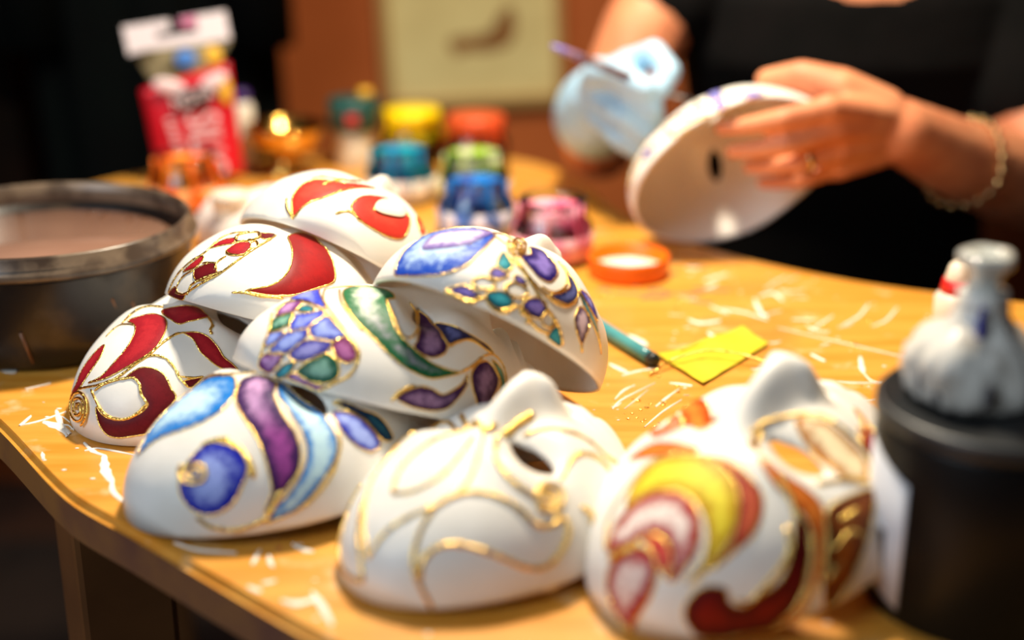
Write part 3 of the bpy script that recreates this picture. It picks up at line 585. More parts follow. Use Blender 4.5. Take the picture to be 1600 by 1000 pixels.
   ('orchid',[(-0.113,0.643),(-0.034,0.584),(-0.063,0.517),(-0.106,0.498),(-0.184,0.557),(-0.171,0.629)],0),
   ('teal',[(-0.193,0.549),(-0.169,0.501),(-0.244,0.475),(-0.258,0.505)],0),
   ('green',[(-0.177,0.697),(-0.157,0.644),(-0.206,0.569),(-0.289,0.614),(-0.277,0.682),(-0.241,0.725)],0),
   ('periwinkle',[(-0.323,0.628),(-0.235,0.581),(-0.265,0.507),(-0.289,0.439),(-0.353,0.483),(-0.385,0.562),(-0.36,0.63)],0),
   ('cobalt',[(-0.396,0.544),(-0.352,0.504),(-0.342,0.434),(-0.425,0.422),(-0.508,0.395),(-0.527,0.438),(-0.512,0.509),(-0.451,0.553)],0),
   ('cobalt',[(-0.323,0.789),(-0.258,0.736),(-0.314,0.668),(-0.338,0.664),(-0.362,0.724)],0),
   ('cobalt',[(-0.379,0.786),(-0.361,0.72),(-0.346,0.637),(-0.39,0.554),(-0.447,0.581),(-0.475,0.65),(-0.471,0.713),(-0.408,0.786)],0),
   ('lavender',[(-0.502,0.701),(-0.467,0.636),(-0.471,0.569),(-0.531,0.476),(-0.572,0.496),(-0.603,0.572),(-0.583,0.647),(-0.543,0.691)],0),
   ('magenta',[(-0.566,0.48),(-0.528,0.447),(-0.524,0.4),(-0.595,0.379),(-0.66,0.383),(-0.686,0.426),(-0.653,0.472)],0),
   ('orchid',[(-0.369,0.883),(-0.358,0.83),(-0.46,0.725),(-0.498,0.773),(-0.49,0.854),(-0.415,0.887)],0),
   ('teal',[(-0.526,0.828),(-0.526,0.753),(-0.549,0.696),(-0.574,0.693),(-0.599,0.763),(-0.562,0.825)],0),
   ('green',[(-0.611,0.698),(-0.599,0.635),(-0.587,0.551),(-0.609,0.503),(-0.683,0.477),(-0.748,0.502),(-0.761,0.564),(-0.714,0.645),(-0.661,0.687)],0),
   ('orchid',[(-0.596,0.778),(-0.613,0.714),(-0.704,0.658),(-0.768,0.592),(-0.778,0.625),(-0.703,0.698)],0),
   ('periwinkle',[(0.039,0.527),(0.125,0.457),(0.104,0.397),(0.08,0.381),(-0.035,0.405),(-0.164,0.42),(-0.264,0.432),(-0.194,0.464),(-0.119,0.498),(-0.016,0.528)],0),
   ('greenfade',[(-0.068,0.309),(0.062,0.234),(0.058,0.173),(-0.057,0.141),(-0.206,0.142),(-0.26,0.157),(-0.271,0.187),(-0.368,0.191),(-0.487,0.189),(-0.565,0.158),(-0.636,0.101),(-0.691,0.035),(-0.71,-0.046),(-0.707,-0.106),(-0.746,-0.049),(-0.784,0.042),(-0.765,0.115),(-0.724,0.181),(-0.649,0.24),(-0.562,0.281),(-0.472,0.318),(-0.362,0.34),(-0.23,0.34)],0),
   ('plum',[(-0.147,0.024),(-0.19,-0.007),(-0.326,-0.021),(-0.483,-0.02),(-0.532,-0.036),(-0.604,-0.021),(-0.654,0.035),(-0.638,0.093),(-0.602,0.119),(-0.563,0.103),(-0.459,0.079),(-0.194,0.024)],0),
   ('navy',[(-0.27,-0.023),(-0.34,-0.06),(-0.409,-0.118),(-0.435,-0.183),(-0.443,-0.258),(-0.473,-0.293),(-0.473,-0.235),(-0.457,-0.155),(-0.495,-0.09),(-0.533,-0.045),(-0.469,-0.025)],0),
   ('plum',[(-0.908,0.215),(-0.865,0.159),(-0.837,0.094),(-0.842,0.037),(-0.864,-0.026),(-0.827,-0.079),(-0.768,-0.126),(-0.704,-0.146),(-0.77,-0.154),(-0.857,-0.122),(-0.93,-0.074),(-0.962,0.007),(-0.961,0.103),(-0.94,0.172)],0),
   ('plum',[(-0.681,-0.17),(-0.605,-0.2),(-0.558,-0.248),(-0.576,-0.303),(-0.626,-0.348),(-0.705,-0.352),(-0.77,-0.345),(-0.8,-0.381),(-0.86,-0.284),(-0.802,-0.216),(-0.747,-0.182)],0),
   ('green',[(-0.523,-0.283),(-0.537,-0.35),(-0.614,-0.4),(-0.699,-0.435),(-0.776,-0.385),(-0.707,-0.37),(-0.628,-0.365),(-0.567,-0.315)],0),
  ],
  'lines':[
   ([(-0.378,0.888),(-0.235,0.724),(-0.068,0.65),(-0.015,0.576),(-0.067,0.505),(-0.262,0.449),(-0.432,0.419),(-0.522,0.392),(-0.623,0.367),(-0.698,0.39),(-0.758,0.447),(-0.777,0.529),(-0.784,0.598)],1.0),
   ([(0.107,0.346),(-0.148,0.413),(-0.299,0.418),(-0.479,0.396)],0.8),
   ([(0.107,0.346),(0.108,0.296),(0.137,0.225)],0.8),
   ([(-0.011,0.312),(-0.226,0.354),(-0.39,0.345),(-0.495,0.322)],0.9),
   ([(-0.271,0.187),(-0.412,0.183),(-0.52,0.169),(-0.547,0.134),(-0.472,0.092),(-0.178,0.032),(-0.115,0.053)],0.9),
   ([(-0.707,-0.106),(-0.645,-0.162),(-0.54,-0.225)],1.1),
   ([(-0.54,-0.225),(-0.473,-0.293),(-0.498,-0.36),(-0.603,-0.413),(-0.699,-0.435)],0.9),
   ([(-0.554,-0.044),(-0.5,-0.089),(-0.466,-0.144),(-0.478,-0.235),(-0.473,-0.319)],0.9),
   ([(-0.928,0.243),(-0.88,0.204),(-0.833,0.123)],0.9),
  ],
  'coils':[
  ],
 },
 'azure':{
  'cells':[
   ('azure',[(0.59,0.763),(0.591,0.675),(0.558,0.581),(0.485,0.489),(0.388,0.445),(0.314,0.416),(0.194,0.378),(0.064,0.414),(0.021,0.47),(-0.003,0.6),(-0.008,0.707),(0.013,0.806),(0.081,0.873),(0.187,0.913),(0.373,0.892),(0.545,0.817)],0),
   ('lilac',[(0.389,0.682),(0.381,0.594),(0.338,0.533),(0.245,0.503),(0.159,0.475),(0.048,0.435),(0.054,0.569),(0.093,0.662),(0.178,0.712),(0.311,0.72)],1),
   ('teal',[(-0.106,0.604),(-0.151,0.619),(-0.212,0.657),(-0.209,0.718),(-0.147,0.726),(-0.122,0.69)],0),
   ('indigo',[(-0.135,0.743),(-0.192,0.728),(-0.238,0.732),(-0.208,0.796),(-0.15,0.808)],0),
   ('indigo',[(0.067,0.998),(0.031,0.966),(-0.046,0.932),(-0.165,0.934),(-0.142,0.978),(-0.049,0.999)],0),
   ('teal',[(-0.206,0.905),(-0.253,0.846),(-0.309,0.818),(-0.369,0.819),(-0.381,0.867),(-0.331,0.915),(-0.27,0.927)],0),
   ('indigo',[(-0.26,0.708),(-0.295,0.675),(-0.35,0.677),(-0.31,0.719)],0),
   ('indigo',[(-0.426,0.78),(-0.439,0.685),(-0.497,0.633),(-0.545,0.656),(-0.563,0.717),(-0.504,0.771)],0),
   ('teal',[(-0.678,0.695),(-0.649,0.615),(-0.708,0.594),(-0.773,0.607),(-0.72,0.673)],0),
   ('indigo',[(-0.19,0.549),(-0.205,0.458),(-0.15,0.386),(-0.175,0.287),(-0.268,0.314),(-0.358,0.385),(-0.404,0.505),(-0.369,0.561),(-0.291,0.572)],0),
   ('navy',[(-0.478,0.575),(-0.483,0.48),(-0.459,0.376),(-0.393,0.324),(-0.298,0.249),(-0.375,0.263),(-0.478,0.305),(-0.533,0.374),(-0.557,0.472),(-0.523,0.537)],0),
   ('plumlight',[(-0.58,0.361),(-0.614,0.321),(-0.682,0.317),(-0.76,0.39),(-0.795,0.425),(-0.723,0.459),(-0.651,0.455),(-0.606,0.415)],0),
   ('teal',[(-0.478,0.305),(-0.581,0.283),(-0.676,0.237),(-0.77,0.207),(-0.843,0.177),(-0.754,0.234),(-0.662,0.287),(-0.564,0.322)],0),
   ('lavender',[(-0.467,0.279),(-0.514,0.201),(-0.595,0.193),(-0.654,0.206),(-0.579,0.259)],0),
  ],
  'lines':[
   ([(-0.073,0.896),(-0.112,0.839),(-0.189,0.822),(-0.22,0.839),(-0.188,0.886),(-0.122,0.911),(-0.073,0.896)],0.9),
   ([(-0.266,0.799),(-0.294,0.733),(-0.357,0.702),(-0.403,0.714),(-0.385,0.771),(-0.325,0.81),(-0.266,0.799)],1.0),
   ([(-0.565,0.702),(-0.556,0.629),(-0.619,0.626),(-0.643,0.666),(-0.603,0.708),(-0.565,0.702)],0.9),
   ([(-0.145,0.61),(-0.244,0.628),(-0.381,0.649),(-0.527,0.646),(-0.657,0.602),(-0.776,0.586)],1.2),
   ([(-0.14,0.568),(-0.291,0.623),(-0.428,0.616),(-0.53,0.559),(-0.567,0.478),(-0.533,0.354)],1.1),
   ([(-0.262,0.243),(-0.364,0.3),(-0.457,0.425),(-0.467,0.543),(-0.406,0.596)],1.0),
   ([(-0.795,0.425),(-0.843,0.416)],1.2),
   ([(0.08,0.986),(-0.021,1.0),(-0.148,0.989),(-0.211,0.929),(-0.29,0.938),(-0.383,0.899),(-0.416,0.81),(-0.515,0.787),(-0.61,0.751),(-0.676,0.675)],1.2),
   ([(0.052,0.442),(0.016,0.369),(-0.069,0.407)],1.0),
   ([(0.021,0.47),(-0.075,0.516)],1.0),
   ([(-0.449,0.817),(-0.518,0.783),(-0.537,0.813)],1.3),
  ],
  'coils':[
   ([(-0.126,0.489),(-0.123,0.493),(-0.122,0.498),(-0.118,0.491),(-0.114,0.484),(-0.105,0.468),(-0.102,0.455),(-0.098,0.441),(-0.1,0.437),(-0.102,0.426),(-0.11,0.425),(-0.121,0.438),(-0.127,0.442),(-0.141,0.466),(-0.147,0.484),(-0.148,0.5),(-0.153,0.52),(-0.147,0.532),(-0.137,0.537),(-0.126,0.533),(-0.115,0.527),(-0.103,0.507),(-0.09,0.486),(-0.081,0.451),(-0.075,0.417),(-0.065,0.375),(-0.073,0.36),(-0.082,0.344),(-0.103,0.366),(-0.123,0.388),(-0.148,0.436),(-0.165,0.471),(-0.173,0.504),(-0.177,0.537),(-0.171,0.561),(-0.156,0.573),(-0.137,0.571),(-0.118,0.569),(-0.098,0.542),(-0.079,0.509),(-0.06,0.461)],1.1),
  ],
 },
 'gold_line':{
  'cells':[
  ],
  'lines':[
   ([(0.067,0.479),(0.132,0.392),(0.156,0.292),(0.126,0.197),(0.021,0.081)],1.3),
   ([(0.067,0.479),(-0.039,0.437),(-0.098,0.339),(-0.077,0.225),(-0.031,0.111)],1.3),
   ([(-0.496,0.859),(-0.364,0.778),(-0.29,0.717),(-0.242,0.629),(-0.209,0.52),(-0.206,0.435),(-0.254,0.351),(-0.334,0.297),(-0.431,0.269),(-0.522,0.257),(-0.612,0.251),(-0.659,0.197),(-0.646,0.128)],1.6900000000000002),
   ([(-0.364,0.778),(-0.325,0.67),(-0.356,0.584),(-0.435,0.528),(-0.581,0.472),(-0.742,0.41),(-0.813,0.331),(-0.804,0.235),(-0.739,0.15),(-0.665,0.124)],1.6900000000000002),
   ([(-0.206,0.435),(-0.236,0.347),(-0.192,0.247),(-0.117,0.148),(-0.022,0.068)],1.3),
   ([(0.0,0.792),(-0.033,0.668),(-0.097,0.567),(-0.195,0.455)],1.3),
   ([(0.0,0.792),(0.136,0.662),(0.299,0.474),(0.363,0.335),(0.38,0.21)],1.3),
   ([(-0.076,0.042),(-0.211,0.157),(-0.302,0.193),(-0.41,0.199),(-0.51,0.18),(-0.577,0.199)],1.6900000000000002),
   ([(-0.092,0.032),(-0.093,-0.046),(-0.111,-0.114)],2.8600000000000003),
   ([(-0.142,-0.03),(-0.179,-0.087),(-0.287,-0.15),(-0.382,-0.235),(-0.488,-0.298),(-0.539,-0.409)],1.56),
   ([(-0.468,0.031),(-0.427,-0.049),(-0.42,-0.12),(-0.478,-0.213),(-0.562,-0.258)],1.6900000000000002),
   ([(0.034,0.92),(0.211,0.908),(0.434,0.816),(0.504,0.711),(0.538,0.535),(0.498,0.422)],1.56),
   ([(0.009,0.913),(0.066,0.805),(0.166,0.692),(0.274,0.515)],1.56),
   ([(-0.658,0.031),(-0.725,-0.002),(-0.772,0.02)],1.8199999999999998),
   ([(0.484,0.21),(0.347,0.161),(0.466,-0.06),(-0.003,0.076)],1.56),
   ([(0.319,-0.076),(0.024,0.054),(-0.037,0.057)],1.8199999999999998),
   ([(-0.034,0.077),(-0.052,0.022)],2.3400000000000003),
  ],
  'coils':[
   ([(-0.532,0.145),(-0.527,0.152),(-0.523,0.153),(-0.516,0.15),(-0.511,0.147),(-0.504,0.138),(-0.501,0.13),(-0.5,0.123),(-0.505,0.113),(-0.513,0.108),(-0.522,0.105),(-0.535,0.106),(-0.548,0.111),(-0.559,0.121),(-0.565,0.137),(-0.567,0.151),(-0.561,0.165),(-0.55,0.175),(-0.537,0.182),(-0.519,0.183),(-0.499,0.179),(-0.486,0.166),(-0.473,0.15),(-0.463,0.127),(-0.459,0.104),(-0.466,0.083),(-0.484,0.071),(-0.51,0.064),(-0.539,0.071),(-0.567,0.082),(-0.587,0.102),(-0.601,0.125),(-0.602,0.153),(-0.594,0.179),(-0.576,0.197)],1.25),
  ],
 },
 'flame':{
  'cells':[
   ('lemon',[(0.169,0.497),(0.207,0.41),(0.184,0.311),(0.101,0.248),(0.004,0.219),(-0.073,0.22),(-0.172,0.243),(-0.259,0.293),(-0.327,0.368),(-0.362,0.463),(-0.361,0.589),(-0.317,0.671),(-0.325,0.565),(-0.281,0.477),(-0.186,0.402),(-0.066,0.372),(0.043,0.398),(0.126,0.451)],0),
   ('redband',[(-0.009,0.216),(-0.111,0.202),(-0.229,0.219),(-0.334,0.25),(-0.4,0.323),(-0.422,0.396),(-0.402,0.509),(-0.375,0.57),(-0.373,0.457),(-0.33,0.367),(-0.261,0.292),(-0.172,0.243),(-0.073,0.22)],0),
   ('whitered',[(0.197,0.606),(0.165,0.524),(0.101,0.432),(0.001,0.389),(-0.09,0.383),(-0.191,0.426),(-0.266,0.514),(-0.277,0.589),(-0.258,0.679),(-0.209,0.685),(-0.204,0.622),(-0.153,0.575),(-0.07,0.555),(-0.005,0.586),(0.045,0.628),(0.167,0.692)],0),
   ('coral',[(-0.005,0.586),(-0.07,0.555),(-0.158,0.572),(-0.204,0.622),(-0.206,0.682),(-0.142,0.66),(-0.081,0.615)],0),
   ('whitered',[(0.136,0.79),(0.095,0.69),(-0.012,0.624),(-0.108,0.63),(-0.166,0.702),(-0.165,0.815),(-0.11,0.924),(-0.084,0.996),(0.031,0.953),(0.11,0.872)],0),
   ('maroon2',[(-0.374,0.799),(-0.361,0.715),(-0.398,0.64),(-0.485,0.606),(-0.527,0.641),(-0.593,0.632),(-0.621,0.565),(-0.649,0.449),(-0.59,0.333),(-0.497,0.237),(-0.558,0.231),(-0.665,0.3),(-0.776,0.431),(-0.809,0.588),(-0.696,0.718),(-0.58,0.814),(-0.467,0.854)],0),
   ('orange',[(-0.215,0.148),(-0.325,0.154),(-0.445,0.134),(-0.545,0.141),(-0.674,0.226),(-0.781,0.333),(-0.845,0.498),(-0.789,0.614),(-0.798,0.427),(-0.675,0.291),(-0.567,0.223),(-0.446,0.206),(-0.326,0.196)],0),
   ('orange',[(0.377,0.287),(0.298,0.231),(0.178,0.21),(0.07,0.199),(0.023,0.199),(0.043,0.226),(0.173,0.267)],0),
   ('orange',[(0.444,-0.05),(0.413,-0.109),(0.238,-0.041),(0.075,0.094),(0.111,0.13),(0.349,0.005)],0),
   ('coralpale',[(0.35,0.171),(0.469,-0.035),(0.182,0.126),(0.26,0.19)],0),
   ('amber',[(-0.163,-0.079),(-0.246,-0.129),(-0.354,-0.142),(-0.504,-0.154),(-0.57,-0.105),(-0.524,-0.024),(-0.393,-0.02),(-0.257,-0.04)],0),
   ('maroon2',[(-0.116,0.102),(-0.094,0.021),(-0.134,0.085),(-0.19,0.125)],0),
   ('bronze',[(-0.561,0.123),(-0.603,-0.055),(-0.641,-0.089),(-0.749,0.012),(-0.862,0.15),(-0.923,0.288),(-0.923,0.383),(-0.797,0.318),(-0.682,0.218)],0),
   ('crimson',[(-0.235,-0.397),(-0.288,-0.4),(-0.449,-0.336),(-0.441,-0.285)],0),
   ('crimson',[(-0.363,-0.272),(-0.464,-0.315),(-0.534,-0.211),(-0.476,-0.187)],0),
  ],
  'lines':[
   ([(-0.077,0.058),(-0.088,-0.014),(-0.148,-0.096),(-0.228,-0.149),(-0.333,-0.166),(-0.493,-0.189),(-0.581,-0.146)],1.4),
   ([(0.201,0.684),(0.262,0.561),(0.237,0.427),(0.197,0.301),(0.106,0.244)],1.0),
   ([(-0.495,0.282),(-0.58,0.341),(-0.61,0.43),(-0.611,0.59),(-0.553,0.626)],1.2),
   ([(0.153,0.719),(0.063,0.663),(-0.011,0.613)],2.2),
   ([(-0.434,0.081),(-0.474,0.018),(-0.601,-0.1)],1.6),
   ([(-0.327,0.171),(-0.418,0.198),(-0.513,0.239)],1.5),
   ([(-0.636,0.117),(-0.646,0.021)],1.6),
   ([(-0.722,0.211),(-0.706,0.114),(-0.755,0.072)],1.6),
   ([(-0.812,0.302),(-0.785,0.217)],1.5),
  ],
  'coils':[
  ],
 },
 'held':{
  'cells':[
   ('lavender',[(-0.816,0.559),(-0.878,0.469),(-0.896,0.445),(-0.839,0.544)],0),
   ('lavender',[(-0.438,0.698),(-0.508,0.653),(-0.611,0.691),(-0.528,0.759)],0),
   ('lavender',[(-0.969,0.215),(-0.988,0.134),(-0.125,-0.122),(-0.086,-0.075)],0),
   ('azure',[(-0.673,0.376),(-0.754,0.305),(-0.853,0.284),(-0.836,0.389)],0),
   ('lavender',[(-0.928,-0.039),(-0.904,-0.177),(-0.952,-0.216),(-0.998,-0.06)],0),
  ],
  'lines':[
   ([(-0.129,0.834),(-0.244,0.705),(-0.366,0.557),(-0.576,0.444),(-0.793,0.27),(-0.902,0.002)],1.3),
   ([(-0.161,0.924),(-0.378,0.793),(-0.614,0.635),(-0.829,0.451),(-0.961,0.276)],1.2),
   ([(-0.624,0.485),(-0.805,0.579)],1.4),
   ([(-0.839,0.273),(-0.041,-0.019)],1.4),
  ],
  'coils':[
  ],
 },
}

M_plaster = mat('white_plaster', (242, 238, 230), .42, rgb2=(236, 231, 221), scale=30, bump=.04, bump_scale=90, spec=.4)
SCHEME = {   # edge colour, centre colour
 'crimson': ((150, 22, 36), (176, 34, 44)), 'maroon': ((96, 10, 20), (112, 16, 26)), 'red': ((136, 8, 12), (160, 13, 16)), 'coral': ((200, 52, 40), (216, 70, 54)),
 'cyan': ((0, 116, 204), (196, 230, 242)), 'violet': ((58, 30, 86), (206, 160, 206)), 'cobalt': ((10, 22, 170), (160, 178, 244)), 'navyteal': ((14, 34, 70), (40, 100, 120)),
 'orchid': ((110, 40, 116), (196, 150, 204)), 'teal': ((0, 92, 112), (70, 182, 196)), 'green': ((10, 84, 62), (140, 190, 168)), 'periwinkle': ((46, 60, 196), (146, 160, 240)),
 'lavender': ((58, 50, 156), (158, 156, 224)), 'magenta': ((112, 18, 84), (186, 110, 168)), 'greenfade': ((16, 104, 60), (226, 236, 216)), 'plum': ((58, 20, 70), (156, 120, 158)),
 'plumlight': ((62, 24, 84), (226, 204, 220)), 'navy': ((20, 22, 70), (92, 100, 160)), 'azure': ((14, 70, 186), (196, 224, 248)), 'lilac': ((122, 100, 172), (236, 226, 244)),
 'indigo': ((24, 10, 100), (140, 122, 206)), 'cream': ((240, 230, 206), (246, 240, 226)), 'lemon': ((190, 140, 10), (240, 222, 60)), 'redband': ((140, 16, 26), (206, 96, 60)),
 'whitered': ((168, 8, 16), (254, 238, 226)), 'maroon2': ((80, 8, 8), (128, 20, 10)), 'orange': ((190, 70, 10), (240, 140, 50)), 'coralpale': ((214, 96, 60), (250, 190, 150)),
 'amber': ((176, 96, 4), (246, 226, 180)), 'bronze': ((96, 40, 6), (176, 92, 20))}
def paint_mat(k):
    nm = 'paint_'+k
    if nm in MATS: return MATS[nm]
    e, c = SCHEME[k]
    m = mat(nm, e, .5, spec=.22); nt = m.node_tree; b = nt.nodes['Principled BSDF']; L = nt.links.new
    at = nt.nodes.new('ShaderNodeAttribute'); at.attribute_name = 'edge'
    tc = nt.nodes.new('ShaderNodeTexCoord'); n1 = nt.nodes.new('ShaderNodeTexNoise'); n1.inputs['Scale'].default_value = 210; n1.inputs['Detail'].default_value = 6; n1.inputs['Roughness'].default_value = .7
    n2 = nt.nodes.new('ShaderNodeTexNoise'); n2.inputs['Scale'].default_value = 1300; n2.inputs['Detail'].default_value = 2
    L(tc.outputs['Object'], n1.inputs['Vector']); L(tc.outputs['Object'], n2.inputs['Vector'])
    s1 = nt.nodes.new('ShaderNodeMath'); s1.operation = 'MULTIPLY_ADD'; s1.inputs[1].default_value = 2.0; s1.inputs[2].default_value = -1.60+(.16 if k in ('amber', 'lilac', 'plumlight', 'azure', 'cobalt', 'lemon', 'cyan') else 0); L(n1.outputs['Fac'], s1.inputs[0])
    s2 = nt.nodes.new('ShaderNodeMath'); s2.operation = 'MULTIPLY_ADD'; s2.inputs[1].default_value = .9; L(n2.outputs['Fac'], s2.inputs[0]); L(s1.outputs[0], s2.inputs[2])
    s3 = nt.nodes.new('ShaderNodeMath'); s3.operation = 'ADD'; L(at.outputs['Fac'], s3.inputs[0]); L(s2.outputs[0], s3.inputs[1])
    r = nt.nodes.new('ShaderNodeMapRange'); r.interpolation_type = 'SMOOTHSTEP'; r.inputs[1].default_value = .12; r.inputs[2].default_value = 1.02; L(s3.outputs[0], r.inputs[0])
    x = nt.nodes.new('ShaderNodeMix'); x.data_type = 'RGBA'; x.inputs[6].default_value = lin(e); x.inputs[7].default_value = lin(c); L(r.outputs[0], x.inputs[0])
    last = x.outputs[2]
    if k in ('greenfade', 'violet'):
        al = nt.nodes.new('ShaderNodeAttribute'); al.attribute_name = 'along'
        rr = nt.nodes.new('ShaderNodeMapRange'); rr.interpolation_type = 'SMOOTHSTEP'
        rr.inputs[1].default_value = .25; rr.inputs[2].default_value = .55; L(al.outputs['Fac'], rr.inputs[0])
        y = nt.nodes.new('ShaderNodeMix'); y.data_type = 'RGBA'
        z = nt.nodes.new('ShaderNodeMix'); z.data_type = 'RGBA'
        if k == 'greenfade': z.inputs[6].default_value = lin((6, 88, 50)); z.inputs[7].default_value = lin((150, 146, 160))
        else: z.inputs[6].default_value = lin((60, 24, 84)); z.inputs[7].default_value = lin((158, 70, 150))
        L(r.outputs[0], z.inputs[0]); L(rr.outputs[0], y.inputs[0]); L(last, y.inputs[6]); L(z.outputs[2], y.inputs[7]); last = y.outputs[2]
    L(last, b.inputs['Base Color'])
    return m

def surf_n(p, q, off):
    """Points on the mask surface lifted off along its normal."""
    p = np.asarray(p, float); q = np.asarray(q, float); e = 2e-3
    S = surf(p, q); N = np.cross(surf(p+e, q)-surf(p-e, q), surf(p, q+e)-surf(p, q-e))
    N /= np.linalg.norm(N, axis=-1, keepdims=True)+1e-12
    return S+N*np.asarray(off)[..., None], N

def inside(poly, x, y):
    c = np.zeros(x.shape, bool); n = len(poly)
    for i in range(n):
        x1, y1 = poly[i]; x2, y2 = poly[i-1]
        with np.errstate(divide='ignore', invalid='ignore'):
            t = ((y1 > y) != (y2 > y)) & (x < (x2-x1)*(y-y1)/(y2-y1+1e-15)+x1)
        c ^= t
    return c
def bdist(poly, x, y):
    d = np.full(x.shape, 9.0); n = len(poly)
    for i in range(n):
        a = np.array(poly[i]); b = np.array(poly[i-1]); ab = b-a; L2 = ab@ab+1e-12
        t = np.clip(((x-a[0])*ab[0]+(y-a[1])*ab[1])/L2, 0, 1)
        d = np.minimum(d, np.hypot(x-a[0]-t*ab[0], y-a[1]-t*ab[1]))
    return d

def make_shell_mesh():
    st = .019; pts = []
    rows = int(1/st)+1
    for j in range(-rows, rows+1):
        for i in range(-rows, rows+1):
            x = (i+.5*(j & 1))*st; y = j*st*.87
            if math.hypot(x, y) < .985: pts.append((x, y))
    k = 200; ring = [(math.cos(2*PI*i/k), math.sin(2*PI*i/k)) for i in range(k)]
    gr = np.linspace(-.7, .7, 520); GX, GY = np.meshgrid(gr, gr); SS = surf(GX.ravel(), GY.ravel())
    eyes = []
    for sd in (1, -1):
        pl = eye_poly(sd, 28)
        e = []
        for x, y in pl:
            t = np.argmin((SS[:, 0]-x)**2+(SS[:, 1]-y)**2); e.append((float(GX.ravel()[t]), float(GY.ravel()[t])))
        eyes.append(e)
    P = np.array(pts); keep = np.ones(len(P), bool)
    for e in eyes: keep &= ~(inside(e, P[:, 0], P[:, 1]) | (bdist(e, P[:, 0], P[:, 1]) < .007))
    V = [Vector(p) for p in P[keep]]; E = []
    for loop in [ring]+eyes:
        b = len(V); V += [Vector(p) for p in loop]; E += [(b+i, b+(i+1) % len(loop)) for i in range(len(loop))]
    vs, es, fs, *_ = delaunay_2d_cdt(V, E, [], 0, 1e-5)
    A = np.array([(v.x, v.y) for v in vs]); S3 = surf(A[:, 0], A[:, 1])
    C = np.array([A[list(f)].mean(0) for f in fs]); drop = np.zeros(len(fs), bool)
    for e in eyes: drop |= inside(e, C[:, 0], C[:, 1])
    me = bpy.data.meshes.new('mask_shell'); me.from_pydata(S3.tolist(), [], [tuple(f) for f, d in zip(fs, drop) if not d]); me.update()
    me.polygons.foreach_set('use_smooth', [True]*len(me.polygons)); me.materials.append(M_plaster)
    return me
SHELL = make_shell_mesh()

def resample(pts, step, closed=False):
    P = [np.array(p) for p in pts]
    if closed: P.append(P[0])
    o = [P[0]]
    for a, b in zip(P, P[1:]):
        L = np.linalg.norm(b-a); k = max(1, int(round(L/step)))
        o += [a+(b-a)*(i+1)/k for i in range(k)]
    if closed: o.pop()
    return o

def gold_tube(name, pq, wmm, parent, closed=False, lift=.0003):
    P = np.array(resample(spline(pq, 4, closed), .016))
    if closed: P = np.vstack([P, P[:1]])
    C3, N = surf_n(P[:, 0], P[:, 1], np.full(len(P), lift))
    s0 = rnd.uniform(0, 50)
    rad = [wmm*.00082*(1+.45*mnoise.noise(Vector((s0+i*.55, 0, 0)))+(.25*mnoise.noise(Vector((s0+i*1.9, 3, 0))))) for i in range(len(P))]
    if not closed: rad[0] *= .5; rad[-1] *= .5
    g = G().tube(C3, rad, 8, .8, N)
    return g.build(name, M_gold, parent)

def painted_cell(scheme, pq, level, parent):
    poly = [tuple(p) for p in spline(pq, 4, True)]
    poly = [tuple(p) for p in resample(poly, .02, True)]
    P = np.array(poly); lo, hi = P.min(0), P.max(0)
    st = .02
    gx, gy = np.meshgrid(np.arange(lo[0], hi[0], st), np.arange(lo[1], hi[1], st)); gx = gx.ravel(); gy = gy.ravel()
    ok = inside(poly, gx, gy) & (bdist(poly, gx, gy) > .009)
    V = [Vector(p) for p in poly]+[Vector((x, y)) for x, y in zip(gx[ok], gy[ok])]
    k = len(poly)
    vs, es, fs, *_ = delaunay_2d_cdt(V, [], [list(range(k))], 1, 1e-5)
    if not fs: return None
    A = np.array([(v.x, v.y) for v in vs]); d = bdist(poly, A[:, 0], A[:, 1]); mx = max(d.max(), .012)
    S3, N = surf_n(A[:, 0], A[:, 1], .00035+.0003*np.clip(d/.02, 0, 1)+.0008*level)
    fs = [tuple(f) for f in fs]
    a2 = sum((A[f[0]][0]*(A[f[1]][1]-A[f[2]][1])+A[f[1]][0]*(A[f[2]][1]-A[f[0]][1])+A[f[2]][0]*(A[f[0]][1]-A[f[1]][1])) for f in fs if len(f) == 3)
    if a2 < 0: fs = [f[::-1] for f in fs]
    o = mesh_obj('painted_petal', S3.tolist(), fs, paint_mat(scheme), parent)
    at = o.data.attributes.new('edge', 'FLOAT', 'POINT'); at.data.foreach_set('value', np.clip(d/(.75*mx), 0, 1).astype(np.float32))
    # position along the petal, from the first traced point to the far tip
    far = np.argmax(np.hypot(*(P-P[0]).T)); ax = P[far]-P[0]; t = ((A-P[0])@ax)/(ax@ax)
    at = o.data.attributes.new('along', 'FLOAT', 'POINT'); at.data.foreach_set('value', np.clip(t, 0, 1).astype(np.float32))
    gold_tube('gold_outline', pq, .62 if mx < .11 else .8, o, True)
    return o

